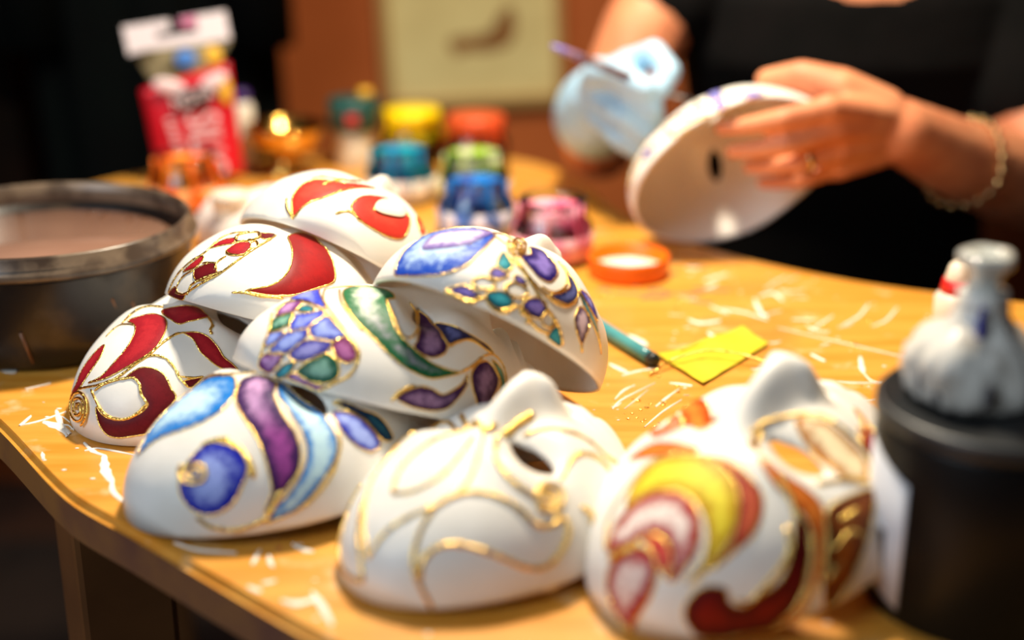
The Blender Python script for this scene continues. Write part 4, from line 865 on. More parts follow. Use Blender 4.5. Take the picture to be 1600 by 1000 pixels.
MASK_LABELS = {
 'crimson_front': 'white mask with crimson petals and a gold spiral, leaning by the tub',
 'crimson_middle': 'white mask with a big dark red crescent and red gold-edged scales, under the coral mask',
 'coral_top': 'white mask with two coral red petals, topmost at the back of the pile',
 'cyan_front': 'white mask with cyan and purple swooshes and a blue disc under a coil',
 'fish_scale': 'white mask with purple fish scales and a green swoosh, middle of the pile',
 'azure': 'white mask with a blue petal and teal and indigo cells, tilted on the right',
 'gold_line': 'plain white mask decorated only with gold lines and a gold swirl',
 'flame': 'blurred white mask with yellow, red and orange flame petals beside the black can',
 'held': 'white mask seen from its hollow inside, held up by the painter'}
def make_mask(key):
    ps = MASK_POSES[key]; M = ps['mat']; s = ps['sc']
    root = thing('painted_mask', MASK_LABELS[key], 'mask', ps['loc'], 'hand painted masks on the table')
    root.matrix_world = Matrix.Translation(ps['loc']) @ Matrix([[M[i][j] for j in range(3)] for i in range(3)]).to_4x4() @ Matrix.Scale(s, 4)
    sh = bpy.data.objects.new('shell', SHELL); COL.objects.link(sh); sh.parent = root
    sd = sh.modifiers.new('thickness', 'SOLIDIFY'); sd.thickness = .0030; sd.offset = -1
    d = MASK_DECOR[key]
    for sch, pq, lv in d['cells']:
        if len(pq) >= 3: painted_cell(sch, pq, lv, root)
    for pq, w in d['lines']: gold_tube('gold_line', pq, w, root)
    for pq, w in d['coils']: gold_tube('gold_coil', pq, w, root, False, .0014)
    return root
for k in MASK_POSES: make_mask(k)
# crumpled tissue behind the pile
tg = G().lathe([(0, 0), (.052, 0), (.056, .006), (.055, .020), (.046, .036), (.030, .046), (.012, .050), (0, .051)], (0, 0, 0), 80, 1.25, .9)
tg.v = [tuple(Vector(p)*(1+.16*mnoise.noise(Vector(p)*38)+.07*mnoise.noise(Vector(p)*95))) for p in tg.v]
tg.v = [(p[0], p[1], max(p[2], 0)) for p in tg.v]
q = tg.build('crumpled_tissue', mat('white_tissue', (240, 226, 216), .9, bump=.3, bump_scale=60)); q.location = (-.190, 1.125, TZ)
tag(q, 'crumpled pinkish white tissue, blurred behind the coral mask', 'tissue')

# ------------------------------------------------------------------ water tub
tub = thing('water_tub', 'dark oval plastic tub of murky brown rinse water at the left', 'tub', (-.322, .932, TZ))
M_tub = mat('dark_stained_plastic', (38, 30, 25), .32, rgb2=(92, 74, 56), scale=22, detail=8, lo=.55, hi=.8, bump=.1, bump_scale=60)
M_rim = mat('worn_tub_rim', (120, 102, 84), .3, rgb2=(70, 56, 46), scale=40, lo=.4, hi=.6)
sx, sy = 1.06, 1.0
G().lathe([(0, 0), (.080, 0), (.086, .004), (.090, .020), (.0955, .062), (.0955, .066), (.0925, .066), (.0885, .050), (.084, .010), (0, .008)], (0, 0, 0), 72, sx, sy).build('body', M_tub, tub)
G().lathe([(.0930, .0655), (.0965, .0640), (.0995, .0665), (.0995, .0700), (.0960, .0720), (.0960, .0790), (.0945, .0805), (.0925, .0795), (.0920, .070), (.0930, .0655)], (0, 0, 0), 72, sx, sy).build('rim', M_rim, tub)
M_water = mat('murky_brown_water', (150, 114, 96), .06, rgb2=(136, 100, 84), scale=9, bump=.05, bump_scale=30)
G().lathe([(0, .060), (.0905, .060), (.0905, .059), (0, .059)], (0, 0, 0), 72, sx, sy).build('water', M_water, tub)
gg = G()
for i in range(26):
    a = rnd.uniform(0, 2*PI); r = rnd.uniform(.074, .088); gg.ball((r*sx*math.cos(a), r*math.sin(a), .0605), (.0018, .0018, .0012), 8, 6)
q = gg.build('bubbles', clear_mat('thin_bubble', (250, 240, 225)), tub); q['kind'] = 'stuff'
M_drip = mat('rust_paint_drips', (128, 84, 52), .4)
for a, l, y0 in ((-1.75, .020, .058), (-1.2, .014, .060), (-.85, .012, .046), (-.7, .010, .040), (-1.45, .022, .030), (-2.1, .016, .05)):
    r0 = .0885+.005*(y0/.066)
    G().tube([((r0+.0006)*sx*math.cos(a), (r0+.0006)*math.sin(a), y0), ((r0-.0012)*sx*math.cos(a+.05), (r0-.0012)*math.sin(a+.05), y0-l)], [.0014, .0007], 8).build('paint_drip', M_drip, tub)

# ------------------------------------------------------------------ paint jars
M_glass = clear_mat('clear_jar_glass')
def jar(label, x, y, col, col2, fill=.040, tint=None, lid=None, coated=True, lab=None, r=.0325, h=.050):
    t = thing('paint_jar', label, 'jar', (x, y, TZ), 'small glass paint jars behind the masks')
    k = r/.0325; hh = h/.050
    outer = [(0, 0), (.030*k, 0), (.0325*k, .003), (.0325*k, .026*hh), (.0315*k, .031*hh), (.0268*k, .035*hh), (.0262*k, .038*hh), (.0275*k, .039*hh), (.0275*k, .041*hh), (.0265*k, .042*hh), (.0265*k, .046*hh), (.0275*k, .047*hh), (.0275*k, .0495*hh), (.0262*k, .0505*hh)]
    inner = [(.0240*k, .0500*hh), (.0240*k, .036*hh), (.0295*k, .030*hh), (.0300*k, .004), (0, .0030)]
    G().lathe(outer+inner, (0, 0, 0), 40).build('glass_body', M_glass, t)
    mp = mat('wet_paint_'+label[:14].replace(' ', '_'), col, .25, rgb2=col2, scale=50, detail=5, lo=.45, hi=.62)
    prof = [(0, .0034), (.0292*k, .0045), (.0292*k, min(.0295, fill)*hh)]
    if fill > .031: prof += [(.0235*k, .0355*hh), (.0235*k, fill*hh), (.0215*k, fill*hh), (0, (fill-.012)*hh)]
    else: prof += [(.0270*k, fill*hh), (0, (fill-.004)*hh)]
    G().lathe(prof, (0, 0, 0), 40).build('paint_fill', mp, t)
    if lab:
        G().lathe([(.0328*k, .006), (.0331*k, .0062), (.0331*k, .0245*hh), (.0328*k, .0247*hh)], (0, 0, 0), 40).build('paper_label', mat('label_'+label[:14].replace(' ', '_'), lab[0], .6, rgb2=lab[1], scale=70, lo=.5, hi=.6), t)
    if coated:
        for i in range(4):
            a = -PI*(i+rnd.uniform(.1, .9))/4; G().tube([(.0275*k*math.cos(a), .0275*k*math.sin(a), .048*hh), (.0272*k*math.cos(a), .0272*k*math.sin(a), .038*hh), (.0328*k*math.cos(a), .0328*k*math.sin(a), .027*hh), (.0331*k*math.cos(a), .0331*k*math.sin(a), rnd.uniform(.010, .022)*hh)], [.0055, .0050, .0048, .0030], 10, .3).build('paint_drip', mp, t)
    if lid:
        G().lathe([(.0283*k, .036*hh), (.0290*k, .036*hh), (.0290*k, .050*hh), (.0280*k, .0525*hh), (0, .0525*hh)], (0, 0, 0), 40, 1, 1, None, lambda a, z: 1+.012*math.cos(28*a)).build('screw_lid', mat('lid_'+label[:14].replace(' ', '_'), lid, .35), t)
    return t
jar('open blue paint jar in front of the green jar', -.0305, 1.163, (20, 120, 210), (60, 70, 150), .046, lab=((70, 110, 190), (225, 225, 235)))
jar('turquoise paint jar with a pale label, left of the blue jar', -.102, 1.272, (0, 160, 184), (10, 110, 180), .047, lab=((240, 234, 224), (206, 190, 180)))
jar('yellow paint jar standing at the back of the row', -.102, 1.432, (250, 214, 0), (236, 190, 0), .047, lid=(250, 216, 0))
jar('red orange paint jar at the back behind the green jar', -.036, 1.400, (224, 84, 30), (190, 60, 30), .047, lid=(214, 84, 40))
jar('clear jar of green paint behind the blue jar', -.034, 1.262, (150, 190, 50), (226, 220, 190), .047, lab=((234, 226, 190), (180, 200, 110)))
jar('pink smeared paint jar beside the orange lid', .0320, 1.092, (226, 90, 130), (240, 180, 196), .044, lab=((240, 190, 200), (222, 130, 160)))
jar('orange translucent paint jar beside the tub', -.292, 1.245, (255, 100, 10), (255, 160, 40), .045, lab=((255, 110, 16), (255, 180, 110)))

lid = thing('jar_lid', 'bright orange jar lid lying upturned with white paint inside', 'lid', (.0905, 1.052, TZ))
G().lathe([(0, 0), (.0290, 0), (.0310, .002), (.0312, .0155), (.0304, .0165), (.0292, .0155), (.0288, .004), (0, .0032)], (0, 0, 0), 56, 1, 1, None, lambda a, z: 1+.006*math.cos(48*a)).build('shell', mat('orange_lid_plastic', (246, 108, 12), .35), lid)
G().lathe([(0, .0070), (.0215, .0070), (.0240, .0062), (.0287, .0050), (.0287, .0042), (0, .0042)], (0, 0, 0), 48).build('white_paint', mat('wet_white_paint', (250, 246, 236), .3), lid)

# bottle with dark teal top behind the yellow jar
bt = thing('teal_capped_bottle', 'white bottle with a dark teal top, left of the yellow jar', 'bottle', (-.158, 1.405, TZ))
G().lathe([(0, 0), (.0180, 0), (.0195, .002), (.0195, .036), (.0180, .040), (0, .040)], (0, 0, 0), 32).build('body', mat('milky_plastic', (226, 222, 200), .4), bt)
G().lathe([(.0200, .036), (.0250, .040), (.0255, .066), (.0235, .069), (0, .069)], (0, 0, 0), 32).build('top', mat('dark_teal_plastic', (22, 72, 66), .35), bt)
G().box((.001, -.0256, .052), (.012, .0016, .010)).build('red_mark', mat('red_print', (190, 40, 46), .5), bt, False)
G().lathe([(.0060, .069), (.0075, .0695), (.0070, .078), (0, .079)], (.012, 0, 0), 16).build('nozzle', mat('yellow_nozzle', (214, 160, 30), .4), bt)

# brass cup
cup = thing('brass_cup', 'small shiny brass footed bowl between the red pouch and the jars', 'cup', (-.222, 1.375, TZ))
G().lathe([(0, 0), (.026, 0), (.027, .003), (.014, .008), (.011, .016), (.020, .022), (.034, .032), (.038, .044), (.0395, .047), (.038, .0475), (.035, .043), (.028, .032), (0, .026)], (0, 0, 0), 48).build('bowl', mat('polished_brass', (214, 168, 84), .16, metal=1.0), cup)
G().lathe([(.0385, .0455), (.0405, .0465), (.0405, .0485), (.0380, .0490), (.0370, .0470)], (0, 0, 0), 48).build('lip', mat('polished_brass', (214, 168, 84), .16, metal=1.0), cup)

# slim white bottle with violet cap
sb = thing('slim_white_bottle', 'slim white bottle with violet cap behind the red pouch', 'bottle', (-.268, 1.395, TZ))
G().lathe([(0, 0), (.0105, 0), (.0115, .002), (.0115, .062), (.008, .068), (0, .068)], (0, 0, 0), 24).build('body', mat('white_plastic', (232, 226, 212), .4), sb)
G().lathe([(.0070, .066), (.0085, .067), (.0080, .078), (0, .079)], (0, 0, 0), 24).build('cap', mat('violet_plastic', (60, 30, 110), .4), sb)
# short white pot
wpot = thing('white_pot', 'small white plastic pot standing behind the tub rim', 'pot', (-.226, 1.105, TZ))
G().lathe([(0, 0), (.0125, 0), (.0140, .002), (.0140, .044), (.0125, .046), (.0125, .043), (0, .040)], (0, 0, 0), 28).build('body', mat('white_plastic', (232, 226, 212), .4), wpot)
G().lathe([(.0140, .040), (.0152, .0405), (.0152, .050), (.0140, .052), (0, .052)], (0, 0, 0), 28).build('lid', mat('cream_plastic', (236, 222, 200), .4), wpot)

# ------------------------------------------------------------------ red pouch with hanging header
po = thing('red_paint_pouch', 'red printed pouch with white hanging strip leaning behind the orange jar', 'pouch', (-.298, 1.335, TZ+.005))
po.rotation_euler = (math.radians(-4), math.radians(-6), math.radians(6))
M_red = mat('red_pouch_film', (214, 22, 40), .3, rgb2=(190, 16, 34), scale=12)
nx, nz = 14, 16; v = []; f = []
for sgn in (-1, 1):
    b0 = len(v)
    for j in range(nz+1):
        for i in range(nx+1):
            u = i/nx*2-1; t = j/nz; hw = .040+.003*t; top = .098+.008*u
            v.append((u*hw, sgn*(.002+.013*(1-u*u)**.6*(1-.75*t**2)), top*t))
    for j in range(nz):
        for i in range(nx):
            a = b0+j*(nx+1)+i; q = (a, a+1, a+nx+2, a+nx+1); f.append(q if sgn < 0 else q[::-1])
N1 = (nx+1)*(nz+1)
for j in range(nz):
    for i in (0, nx):
        a = j*(nx+1)+i; f.append((a, a+nx+1, N1+a+nx+1, N1+a) if i == 0 else (a, N1+a, N1+a+nx+1, a+nx+1))
for i in range(nx): f.append((i, N1+i, N1+i+1, i+1)); a = nz*(nx+1)+i; f.append((a, a+1, N1+a+1, N1+a))
body = mesh_obj('pouch_body', v, f, M_red, po)
# clear neck
v = []; f = []
for sgn in (-1, 1):
    b0 = len(v)
    for j in range(7):
        for i in range(9):
            u = i/8*2-1; t = j/6; hw = .028+.018*t; v.append((u*hw+.002, sgn*(.0015+.004*(1-u*u)*(1-t)), .092+.008*u*(1-t)+.034*t))
    for j in range(6):
        for i in range(8):
            a = b0+j*9+i; q = (a, a+1, a+10, a+9); f.append(q if sgn < 0 else q[::-1])
mesh_obj('clear_neck', v, f, mat('cream_foil', (220, 206, 160), .18, metal=.6, rgb2=(90, 78, 54), scale=35), po)
M_head = mat('white_card', (236, 230, 236), .5)
hp = [(-.048, 0), (.048, 0), (.048, .026), (.005, .026), (.005, .0165), (.019, .0165), (.019, .0105), (-.019, .0105), (-.019, .0165), (-.005, .0165), (-.005, .026), (-.048, .026)]
nh = len(hp)
hs = G().add([(x, -.0015, z) for x, z in hp]+[(x, .0015, z) for x, z in hp], [tuple(range(nh)), tuple(range(2*nh-1, nh-1, -1))]+[(i, i+nh, (i+1) % nh+nh, (i+1) % nh) for i in range(nh)]).build('header_strip', M_head, po, False)
hs.location = (.000, 0, .1255); hs.rotation_euler = (0, math.radians(-2), 0)
G().box((.013, -.002, .0215), (.015, .0012, .008)).build('pink_print', mat('pink_card', (206, 120, 160), .5), hs, False)
G().ball((.004, -.005, .114), (.010, .002, .008), 14, 10).build('blue_label', mat('blue_print', (70, 130, 210), .5), po)
G().ball((.030, -.005, .114), (.008, .002, .009), 14, 10).build('yellow_label', mat('yellow_print', (240, 190, 60), .5), po)
G().ball((.036, -.010, .082), (.006, .0022, .014), 14, 10).build('yellow_label', mat('yellow_print', (240, 190, 60), .5), po)
for x_, z_, a_ in ((-.014, .091, .35), (.026, .090, -.4)):
    q = G().ball((0, 0, 0), (.016, .0025, .007), 16, 10).build('white_flash', mat('pale_pink_print', (238, 214, 216), .5), po); q.location = (x_, -.0115, z_); q.rotation_euler = (0, a_, 0)
ov = G().ball((0, 0, 0), (.0215, .0024, .0105), 28, 12).build('black_oval', mat('black_print', (10, 8, 8), .5), po); ov.location = (.006, -.0140, .078)
ov.rotation_euler = (0, math.radians(-10), 0)
M_let = mat('pale_pink_print', (238, 214, 216), .5)
text_mesh('NOTA', 'lettering', .0165, M_let, ov, (0, -.0026, 0), (math.radians(90), 0, 0), .0003, .86)
text_mesh('SILIC', 'lettering', .043, M_let, po, (.010, -.0160, .034), (math.radians(90), math.radians(90), 0), .0003, .66)
for i in range(7):
    G().box((-.019+.001*i, -.0150, .060-.0065*i), (.007, .0006, .0028)).build('small_print', M_let, po, False)

# ------------------------------------------------------------------ small things lying on the table
pen = thing('paint_brush', 'teal handled brush lying on the table beside the blue petal mask', 'brush', (0, 0, 0))
A_, B_ = Vector((.020, 1.003, TZ+.0052)), Vector((.093, .857, TZ+.0047)); D_ = (B_-A_)
G().tube([A_+D_*t for t in (.0, .1, .3, .6, .9, .965)], [.0030, .0040, .0050, .0050, .0046, .0044], 14).build('handle', mat('teal_lacquer', (84, 160, 164), .25, rgb2=(60, 130, 140), scale=30), pen)
G().tube([A_+D_*t for t in (.963, .99, 1.0)], [.0046, .0046, .0038], 14).build('end_cap', mat('dark_cap', (36, 44, 48), .4), pen)

yp = thing('yellow_paper', 'crumpled scrap of yellow paper on the table behind the flame mask', 'paper', (0, 0, 0))
cs = [np.array(p) for p in ((.096, .875), (.160, .927), (.173, .896), (.120, .826))]
v = []; f = []; NN = 10
for zz in (0, .0006):
    for j in range(NN+1):
        for i in range(NN+1):
            a, b = i/NN, j/NN; p = cs[0]*(1-a)*(1-b)+cs[1]*a*(1-b)+cs[2]*a*b+cs[3]*(1-a)*b
            v.append((p[0], p[1], TZ+.0006+zz+.0022*max(0, mnoise.noise(Vector((p[0]*40, p[1]*40, 0)))+.3)+.003*max(0, abs(a-.5)*2-.7)))
for s_ in (0, 1):
    for j in range(NN):
        for i in range(NN):
            k = s_*(NN+1)**2+j*(NN+1)+i; q = (k, k+1, k+NN+2, k+NN+1); f.append(q if not s_ else q[::-1])
mesh_obj('sheet', v, f, mat('yellow_paper', (222, 200, 26), .6, rgb2=(206, 182, 18), scale=60), yp)
G().box((.124, .893, TZ+.0018), (.03, .0015, .0009), Matrix.Rotation(.68, 3, 'Z')).build('fold_line', mat('yellow_paper', (222, 200, 26), .6), yp, False)
wr = G().tube([tuple(p) for p in spline([(.088, .842, TZ+.001), (.106, .860, TZ+.005), (.130, .869, TZ+.0075), (.155, .862, TZ+.006), (.170, .85, TZ+.004)], 6)], .0007, 8).build('gold_wire', M_gold)
tag(wr, 'thin gold wire lying across the yellow paper scrap', 'wire')

# ------------------------------------------------------------------ black can and wrapped bottle at the right
can = thing('black_can', 'black cylindrical can with a pale label, blurred at the right edge', 'can', (.2150, .577, TZ))
M_can = mat('black_can_plastic', (10, 10, 11), .42, spec=.25)
G().lathe([(0, 0), (.0495, 0), (.0520, .002), (.0520, .087), (.0505, .091), (0, .091)], (0, 0, 0), 64).build('body', M_can, can)
G().lathe([(.0508, .0895), (.0532, .0900), (.0532, .0960), (.0515, .0980), (.0495, .0970), (.0485, .0955), (0, .0955)], (0, 0, 0), 64).build('lid', mat('charcoal_lid', (38, 40, 42), .4), can)
v = []; f = []; a0, a1 = math.radians(172), math.radians(212); kk = 14
for i in range(kk+1):
    a = a0+(a1-a0)*i/kk; tz = .078-.012*max(0, (i/kk-.2)); bz = .018-.010*(i/kk)
    for r in (.0522, .0527):
        v += [(r*math.cos(a), r*math.sin(a), bz), (r*math.cos(a), r*math.sin(a), tz)]
for i in range(kk):
    b = i*4; f += [(b+2, b+6, b+7, b+3), (b, b+1, b+5, b+4), (b+1, b+3, b+7, b+5), (b, b+4, b+6, b+2)]
f += [(0, 2, 3, 1), (kk*4, kk*4+1, kk*4+3, kk*4+2)]
lb = mesh_obj('paper_label', v, f, mat('pale_label_paper', (214, 214, 218), .6), can)
lb['label'] = 'pale grey paper label with a dark smudge'
am = math.radians(197)
G().box((.0530*math.cos(am), .0530*math.sin(am), .032), (.0010, .0045, .020), Matrix.Rotation(am, 3, 'Z')).build('label_print', mat('dark_print', (70, 64, 66), .7), lb, False)

wb = thing('wrapped_bottle', 'little bottle wrapped in crumpled white film on the black can lid', 'bottle', (.2060, .588, TZ+.0957))
M_wrap = mat('crumpled_white_film', (222, 218, 208), .3, rgb2=(176, 168, 156), scale=60, lo=.5, hi=.7)
wg = G().lathe([(0, .0)]+[(.024, .0), (.027, .003), (.0285, .008), (.0290, .014), (.0280, .020), (.0260, .025), (.0210, .029), (.0160, .033), (.0120, .038), (.0105, .044), (.0100, .050)]+[(0, .051)], (0, 0, 0), 110)
def crumple(p):
    v_ = Vector(p); k = 1+.20*mnoise.noise(Vector((v_.x*55, v_.y*55, v_.z*30)))+.12*abs(mnoise.noise(Vector((v_.x*130, v_.y*130, v_.z*90))))+.05*mnoise.noise(v_*260)
    return (v_.x*k, v_.y*k, max(0, v_.z+(.003*mnoise.noise(v_*80) if v_.z > .001 else 0)))
wg.v = [crumple(p) for p in wg.v]
wg.build('film_wrap', M_wrap, wb)
G().tube([(-.004, -.0135, .046), (-.005, -.0150, .040), (-.006, -.019, .034)], [.0016, .002, .0016], 10).build('blue_mark', mat('blue_ink', (60, 66, 170), .5), wb)
for a, z in ((3.6, .012), (3.9, .010), (4.6, .012)):
    G().ball((.0305*math.cos(a), .0305*math.sin(a), z), (.002, .002, .006), 10, 8).build('dark_smudge', mat('grey_ink', (84, 82, 86), .6), wb)
G().lathe([(.0070, .046), (.0076, .049), (.0070, .055), (.0086, .059), (.0118, .062), (.0120, .0655), (.0100, .067), (.0062, .0665), (.0050, .063), (0, .062)], (0, 0, 0), 40, 1, 1, None, lambda a, z: 1+.06*math.sin(5*a)).build('stopper', mat('frosted_clear_plastic', (206, 206, 196), .12, coat=.5), wb)

gb = thing('glue_bottle', 'small cream bottle with a red band behind the black can', 'bottle', (.312, .94, TZ))
G().lathe([(0, 0), (.015, 0), (.016, .002), (.016, .020), (.012, .025), (0, .025)], (0, 0, 0), 32).build('body', mat('cream_plastic', (236, 222, 200), .4), gb)
G().lathe([(.0122, .024), (.0130, .0245), (.0115, .033), (.0108, .0332), (0, .0332)], (0, 0, 0), 32).build('red_band', mat('red_band_plastic', (206, 30, 28), .4), gb)
G().lathe([(.0100, .033), (.0102, .034), (.0080, .043), (.0050, .046), (0, .0465)], (0, 0, 0), 32).build('cap', mat('cream_plastic', (236, 222, 200), .4), gb)

# ------------------------------------------------------------------ the painter
per = thing('person', 'seated painter in a black short sleeved top holding a mask and a brush', 'person', (.36, 1.5, 0))
def PP(o):
    o.matrix_parent_inverse = per.matrix_world.inverted(); return o
per_inv = Matrix.Translation((-.36, -1.5, 0))
M_skin = mat('skin', (228, 150, 106), .5, rgb2=(212, 128, 88), scale=25, spec=.35, bump=.06, bump_scale=180)
M_black = mat('black_jersey', (10, 9, 8), .92, spec=.12, rgb2=(15, 12, 11), scale=14, bump=.5, bump_scale=26)
LOFT = [(.37, 1.56, .46, .15, .11), (.37, 1.56, .50, .172, .122), (.37, 1.55, .58, .155, .112), (.362, 1.52, .68, .142, .102), (.352, 1.485, .78, .155, .112), (.346, 1.455, .86, .165, .115), (.342, 1.445, .92, .160, .098), (.340, 1.445, .962, .125, .075), (.340, 1.445, .995, .065, .055)]
def loft(g, grow, k0=0, k1=None):
    rows = LOFT[k0:k1]; v = []; f = []; n = 36
    for x, y, z, rx, ry in rows:
        for i in range(n):
            a = 2*PI*i/n; c, s = math.cos(a), math.sin(a)
            v.append((x+(rx+grow)*math.copysign(abs(c)**.85, c), y+(ry+grow)*math.copysign(abs(s)**.85, s), z))
    m_ = len(rows)
    for j in range(m_-1):
        for i in range(n): f.append((j*n+i, j*n+(i+1) % n, (j+1)*n+(i+1) % n, (j+1)*n+i))
    f.append(tuple(range(n-1, -1, -1))); f.append(tuple(range((m_-1)*n, m_*n)))
    g.add(v, f); return g
RS, RE, RW = (.185, 1.44, .945), (.086, 1.365, .785), (.076, 1.272, .838)
LS, LE, LW = (.492, 1.43, .935), (.535, 1.305, .742), (.313, 1.132, .846)
bodyg = loft(G(), 0)
bodyg.limb([(.34, 1.445, .97), (.337, 1.425, 1.06)], [.054, .050])
bodyg.limb([RS, (.132, 1.402, .888), RE], [.050, .043, .038]).limb([RE, (.078, 1.32, .812), RW], [.038, .037, .028])
bodyg.limb([LS, (.492, 1.375, .815), LE], [.050, .044, .040]).limb([LE, (.44, 1.235, .782), (.375, 1.182, .812), LW], [.041, .040, .034, .0265])
# left hand: palm, four fingers inside the hollow of the mask, thumb over the rim
KN = [(.2430, 1.0830, .8740), (.2500, 1.0890, .8570), (.2575, 1.1010, .8380), (.2610, 1.1140, .8200)]
PW = [(.306, 1.127, .857), (.309, 1.130, .849), (.312, 1.133, .841), (.314, 1.136, .834)]
for a, b in zip(PW, KN): bodyg.limb([a, b], [.0150, .0115], 6)
bodyg.limb([LW, PW[1]], [.0265, .021]).limb([LW, PW[2]], [.0265, .020])
FING = [[KN[0], (.2068, 1.0758, .8672), (.1833, 1.0861, .8600), (.1638, 1.0941, .8562)], [KN[1], (.2130, 1.0776, .8470), (.1896, 1.0896, .8400), (.1741, 1.1015, .8360)],
        [KN[2], (.2237, 1.0906, .8290), (.2025, 1.1014, .8235), (.1902, 1.1132, .8205)], [KN[3], (.2330, 1.1067, .8115), (.2141, 1.1153, .8070), (.2027, 1.1218, .8050)]]
for i, fg in enumerate(FING):
    s_ = (1.0, 1.02, .96, .84)[i]; bodyg.limb(fg, [.0104*s_, .0088*s_, .0076*s_, .0064*s_], 5)
bodyg.limb([(.298, 1.130, .862), (.262, 1.126, .880), (.232, 1.136, .889), (.2060, 1.146, .884)], [.0195, .0175, .0130, .0098], 5)
# head, turned down towards the work
bodyg.ball((.325, 1.405, 1.135), (.072, .088, .100), 24, 18).ball((.318, 1.345, 1.085), (.046, .046, .050), 18, 14)
bodyg.limb([(.315, 1.318, 1.145), (.311, 1.296, 1.112)], [.009, .013]).ball((.313, 1.312, 1.078), (.022, .012, .008), 14, 10)
for sx_ in (-1, 1): bodyg.ball((.325+sx_*.072, 1.41, 1.125), (.010, .018, .028), 12, 10)
bodyg.v = [tuple(Vector(a)-Vector((.36, 1.5, 0))) for a in bodyg.v]
body = voxel_skin(bodyg, 'body', .0030, M_skin, per, 5)
def rel(g): g.v = [tuple(Vector(a)-Vector((.36, 1.5, 0))) for a in g.v]; return g
for sx_ in (-1, 1):
    e = rel(G().ball((.317+sx_*.027, 1.322, 1.135), .0125, 16, 12)).build('eye', mat('eye_white', (236, 232, 226), .2), per)
    rel(G().ball((.316+sx_*.027, 1.3115, 1.131), (.006, .003, .006), 14, 10)).build('iris', mat('dark_iris', (50, 32, 22), .2), e).parent = e
hair = rel(G().ball((.328, 1.425, 1.155), (.082, .090, .102), 28, 20).ball((.332, 1.49, 1.11), (.055, .055, .075), 20, 14).ball((.325, 1.345, 1.205), (.060, .040, .035), 20, 14))
voxel_skin(hair, 'hair', .006, mat('brown_hair', (58, 36, 24), .5, bump=.6, bump_scale=200), per, 4)
# top with sleeves; the scoop neck is cut open
sh_g = loft(G(), .007, 1)
sh_g.limb([(.24, 1.445, .935), RS, (.158, 1.423, .918)], [.062, .060, .056], 5).limb([(.44, 1.44, .935), LS, (.492, 1.385, .838)], [.062, .060, .058], 6)
shirt = voxel_skin(rel(sh_g), 'shirt', .005, M_black, per, 4)
bm = bmesh.new(); bm.from_mesh(shirt.data)
NC = Vector((.335-.36, 1.375-1.5, .985))
def scoop(p):
    d = p-NC; return (d.x/.085)**2+(d.y/.12)**2+(d.z/.064)**2 < 1 or (p.z > .975 and abs(d.x) < .11)
bmesh.ops.delete(bm, geom=[v_ for v_ in bm.verts if scoop(v_.co)], context='VERTS')
for v_ in bm.verts:
    if v_.is_boundary and v_.co.z < .97 and v_.co.y < NC.y+.09:
        d = v_.co-NC; k_ = math.sqrt((d.x/.085)**2+(d.y/.12)**2+(d.z/.064)**2)
        if k_ > 1e-3: v_.co = NC+d/k_
for _ in range(4):
    bmesh.ops.smooth_vert(bm, verts=[v_ for v_ in bm.verts if v_.is_boundary], factor=.5, use_axis_x=True, use_axis_y=True, use_axis_z=True)
bm.to_mesh(shirt.data); bm.free()
sm_ = shirt.modifiers.new('cloth', 'SOLIDIFY'); sm_.thickness = .003; sm_.offset = 1
tr = G().ball((.37, 1.555, .475), (.178, .128, .078), 28, 18)
for sx_ in (-1, 1):
    tr.limb([(.37+sx_*.085, 1.53, .475), (.35+sx_*.11, 1.16, .515), (.35+sx_*.11, 1.20, .10)], [.080, .056, .042], 8)
voxel_skin(rel(tr), 'trousers', .008, mat('dark_trousers', (22, 21, 24), .9), per, 5)
for sx_ in (-1, 1):
    rel(G().ball((.35+sx_*.11, 1.155, .042), (.042, .105, .042), 20, 14)).build('shoe', mat('black_leather', (16, 15, 15), .4), per)
# pale blue rubber glove on the right hand
gl = G()
RK = [(.1017, 1.2250, .8840), (.0840, 1.2230, .8730), (.0766, 1.2250, .8545), (.0781, 1.2250, .8362)]
for k in RK: gl.limb([(.0780, 1.2600, .850), k], [.0230, .0135], 5)
gl.limb([(.0772, 1.300, .822), (.0772, 1.283, .832), (.078, 1.262, .848)], [.0400, .0385, .0300], 5).ball((.088, 1.236, .856), (.024, .026, .032), 18, 14).ball((.090, 1.222, .850), (.016, .018, .028), 18, 14).ball((.098, 1.215, .872), (.018, .018, .018), 16, 12)
for i, fg in enumerate([[RK[0], (.1193, 1.2000, .8976), (.1316, 1.1850, .8842), (.1228, 1.1770, .8710)], [RK[1], (.0991, 1.1850, .8690), (.1173, 1.1780, .8558), (.1214, 1.1900, .8411)],
                        [RK[2], (.0944, 1.1850, .8463), (.1120, 1.1830, .8325), (.1164, 1.2000, .8229)], [RK[3], (.0926, 1.1900, .8250), (.1080, 1.1900, .8155), (.1128, 1.2050, .8106)]]):
    s_ = (1.0, 1.0, .98, .88)[i]; gl.limb(fg, [.0125*s_, .0108*s_, .0098*s_, .0086*s_], 5)
gl.limb([(.074, 1.240, .862), (.0745, 1.214, .8787), (.0905, 1.186, .8810), (.1110, 1.172, .8725)], [.0165, .0130, .0118, .0095], 5)
glove = voxel_skin(rel(gl), 'rubber_glove', .0028, mat('pale_blue_rubber', (176, 214, 238), .4, bump=.25, bump_scale=70), per, 4)
glove['label'] = 'pale blue rubber glove'
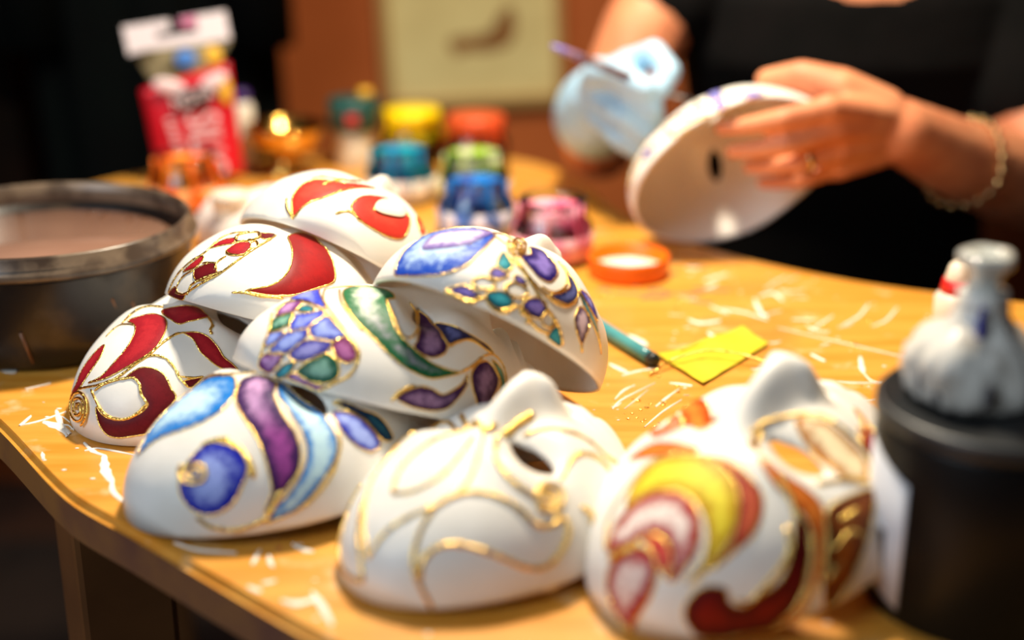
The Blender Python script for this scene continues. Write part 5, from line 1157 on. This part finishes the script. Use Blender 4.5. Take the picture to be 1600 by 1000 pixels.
# ring and bracelet
d_ = (Vector(FING[2][1])-Vector(FING[2][0])).normalized(); rq = d_.to_track_quat('Z', 'Y').to_matrix()
rel(G().lathe([(.0098, -.0022), (.0112, -.0018), (.0114, 0), (.0112, .0018), (.0098, .0022), (.0094, 0), (.0098, -.0022)], tuple(Vector(FING[2][0]).lerp(Vector(FING[2][1]), .80)), 28, 1, 1, rq)).build('finger_ring', mat('pale_gold', (226, 196, 140), .2, metal=1.0), per)
d_ = (Vector((.375, 1.182, .812))-Vector((.44, 1.235, .782))).normalized(); rq = d_.to_track_quat('Z', 'Y').to_matrix(); bc = Vector((.385, 1.190, .806))
gg = G()
for i in range(22):
    a = 2*PI*i/22; gg.ball(tuple(bc+rq @ Vector((.0385*math.cos(a), .0385*math.sin(a), .004*math.sin(3*a)))), .0034, 8, 6)
rel(gg).build('bead_bracelet', mat('pale_gold', (226, 196, 140), .2, metal=1.0), per)

br = thing('fine_brush', 'fine brush with violet handle end held in the gloved hand', 'brush', (0, 0, 0))
A_, B_ = Vector((.0322, 1.160, .9093)), Vector((.1532, 1.185, .8582)); D_ = B_-A_
G().tube([A_+D_*t for t in (0, .08, .22)], [.0022, .0030, .0033], 12).build('handle_end', mat('violet_lacquer', (110, 104, 190), .3, rgb2=(190, 150, 120), scale=90), br)
G().tube([A_+D_*t for t in (.22, .5, .8)], [.0033, .0036, .0028], 12).build('handle', mat('dark_red_lacquer', (84, 34, 28), .3), br)
G().tube([A_+D_*t for t in (.8, .93)], [.0029, .0025], 12).build('ferrule', mat('steel', (190, 190, 190), .25, metal=1.0), br)
G().tube([A_+D_*t for t in (.93, .97, 1.0)], [.0025, .0024, .0004], 12).build('bristles', mat('dark_bristle', (40, 26, 20), .7), br)

st = thing('stool', 'low wooden stool under the seated painter', 'stool', (.37, 1.56, 0))
M_st = mat('stool_wood', (92, 58, 32), .5)
G().lathe([(0, .375), (.165, .375), (.170, .382), (.170, .394), (.163, .400), (0, .400)], (0, 0, 0), 48).build('seat', M_st, st)
for i in range(4):
    a = PI/4+i*PI/2; G().tube([(.11*math.cos(a), .11*math.sin(a), .376), (.15*math.cos(a), .15*math.sin(a), 0)], [.016, .013], 12).build('leg', M_st, st)
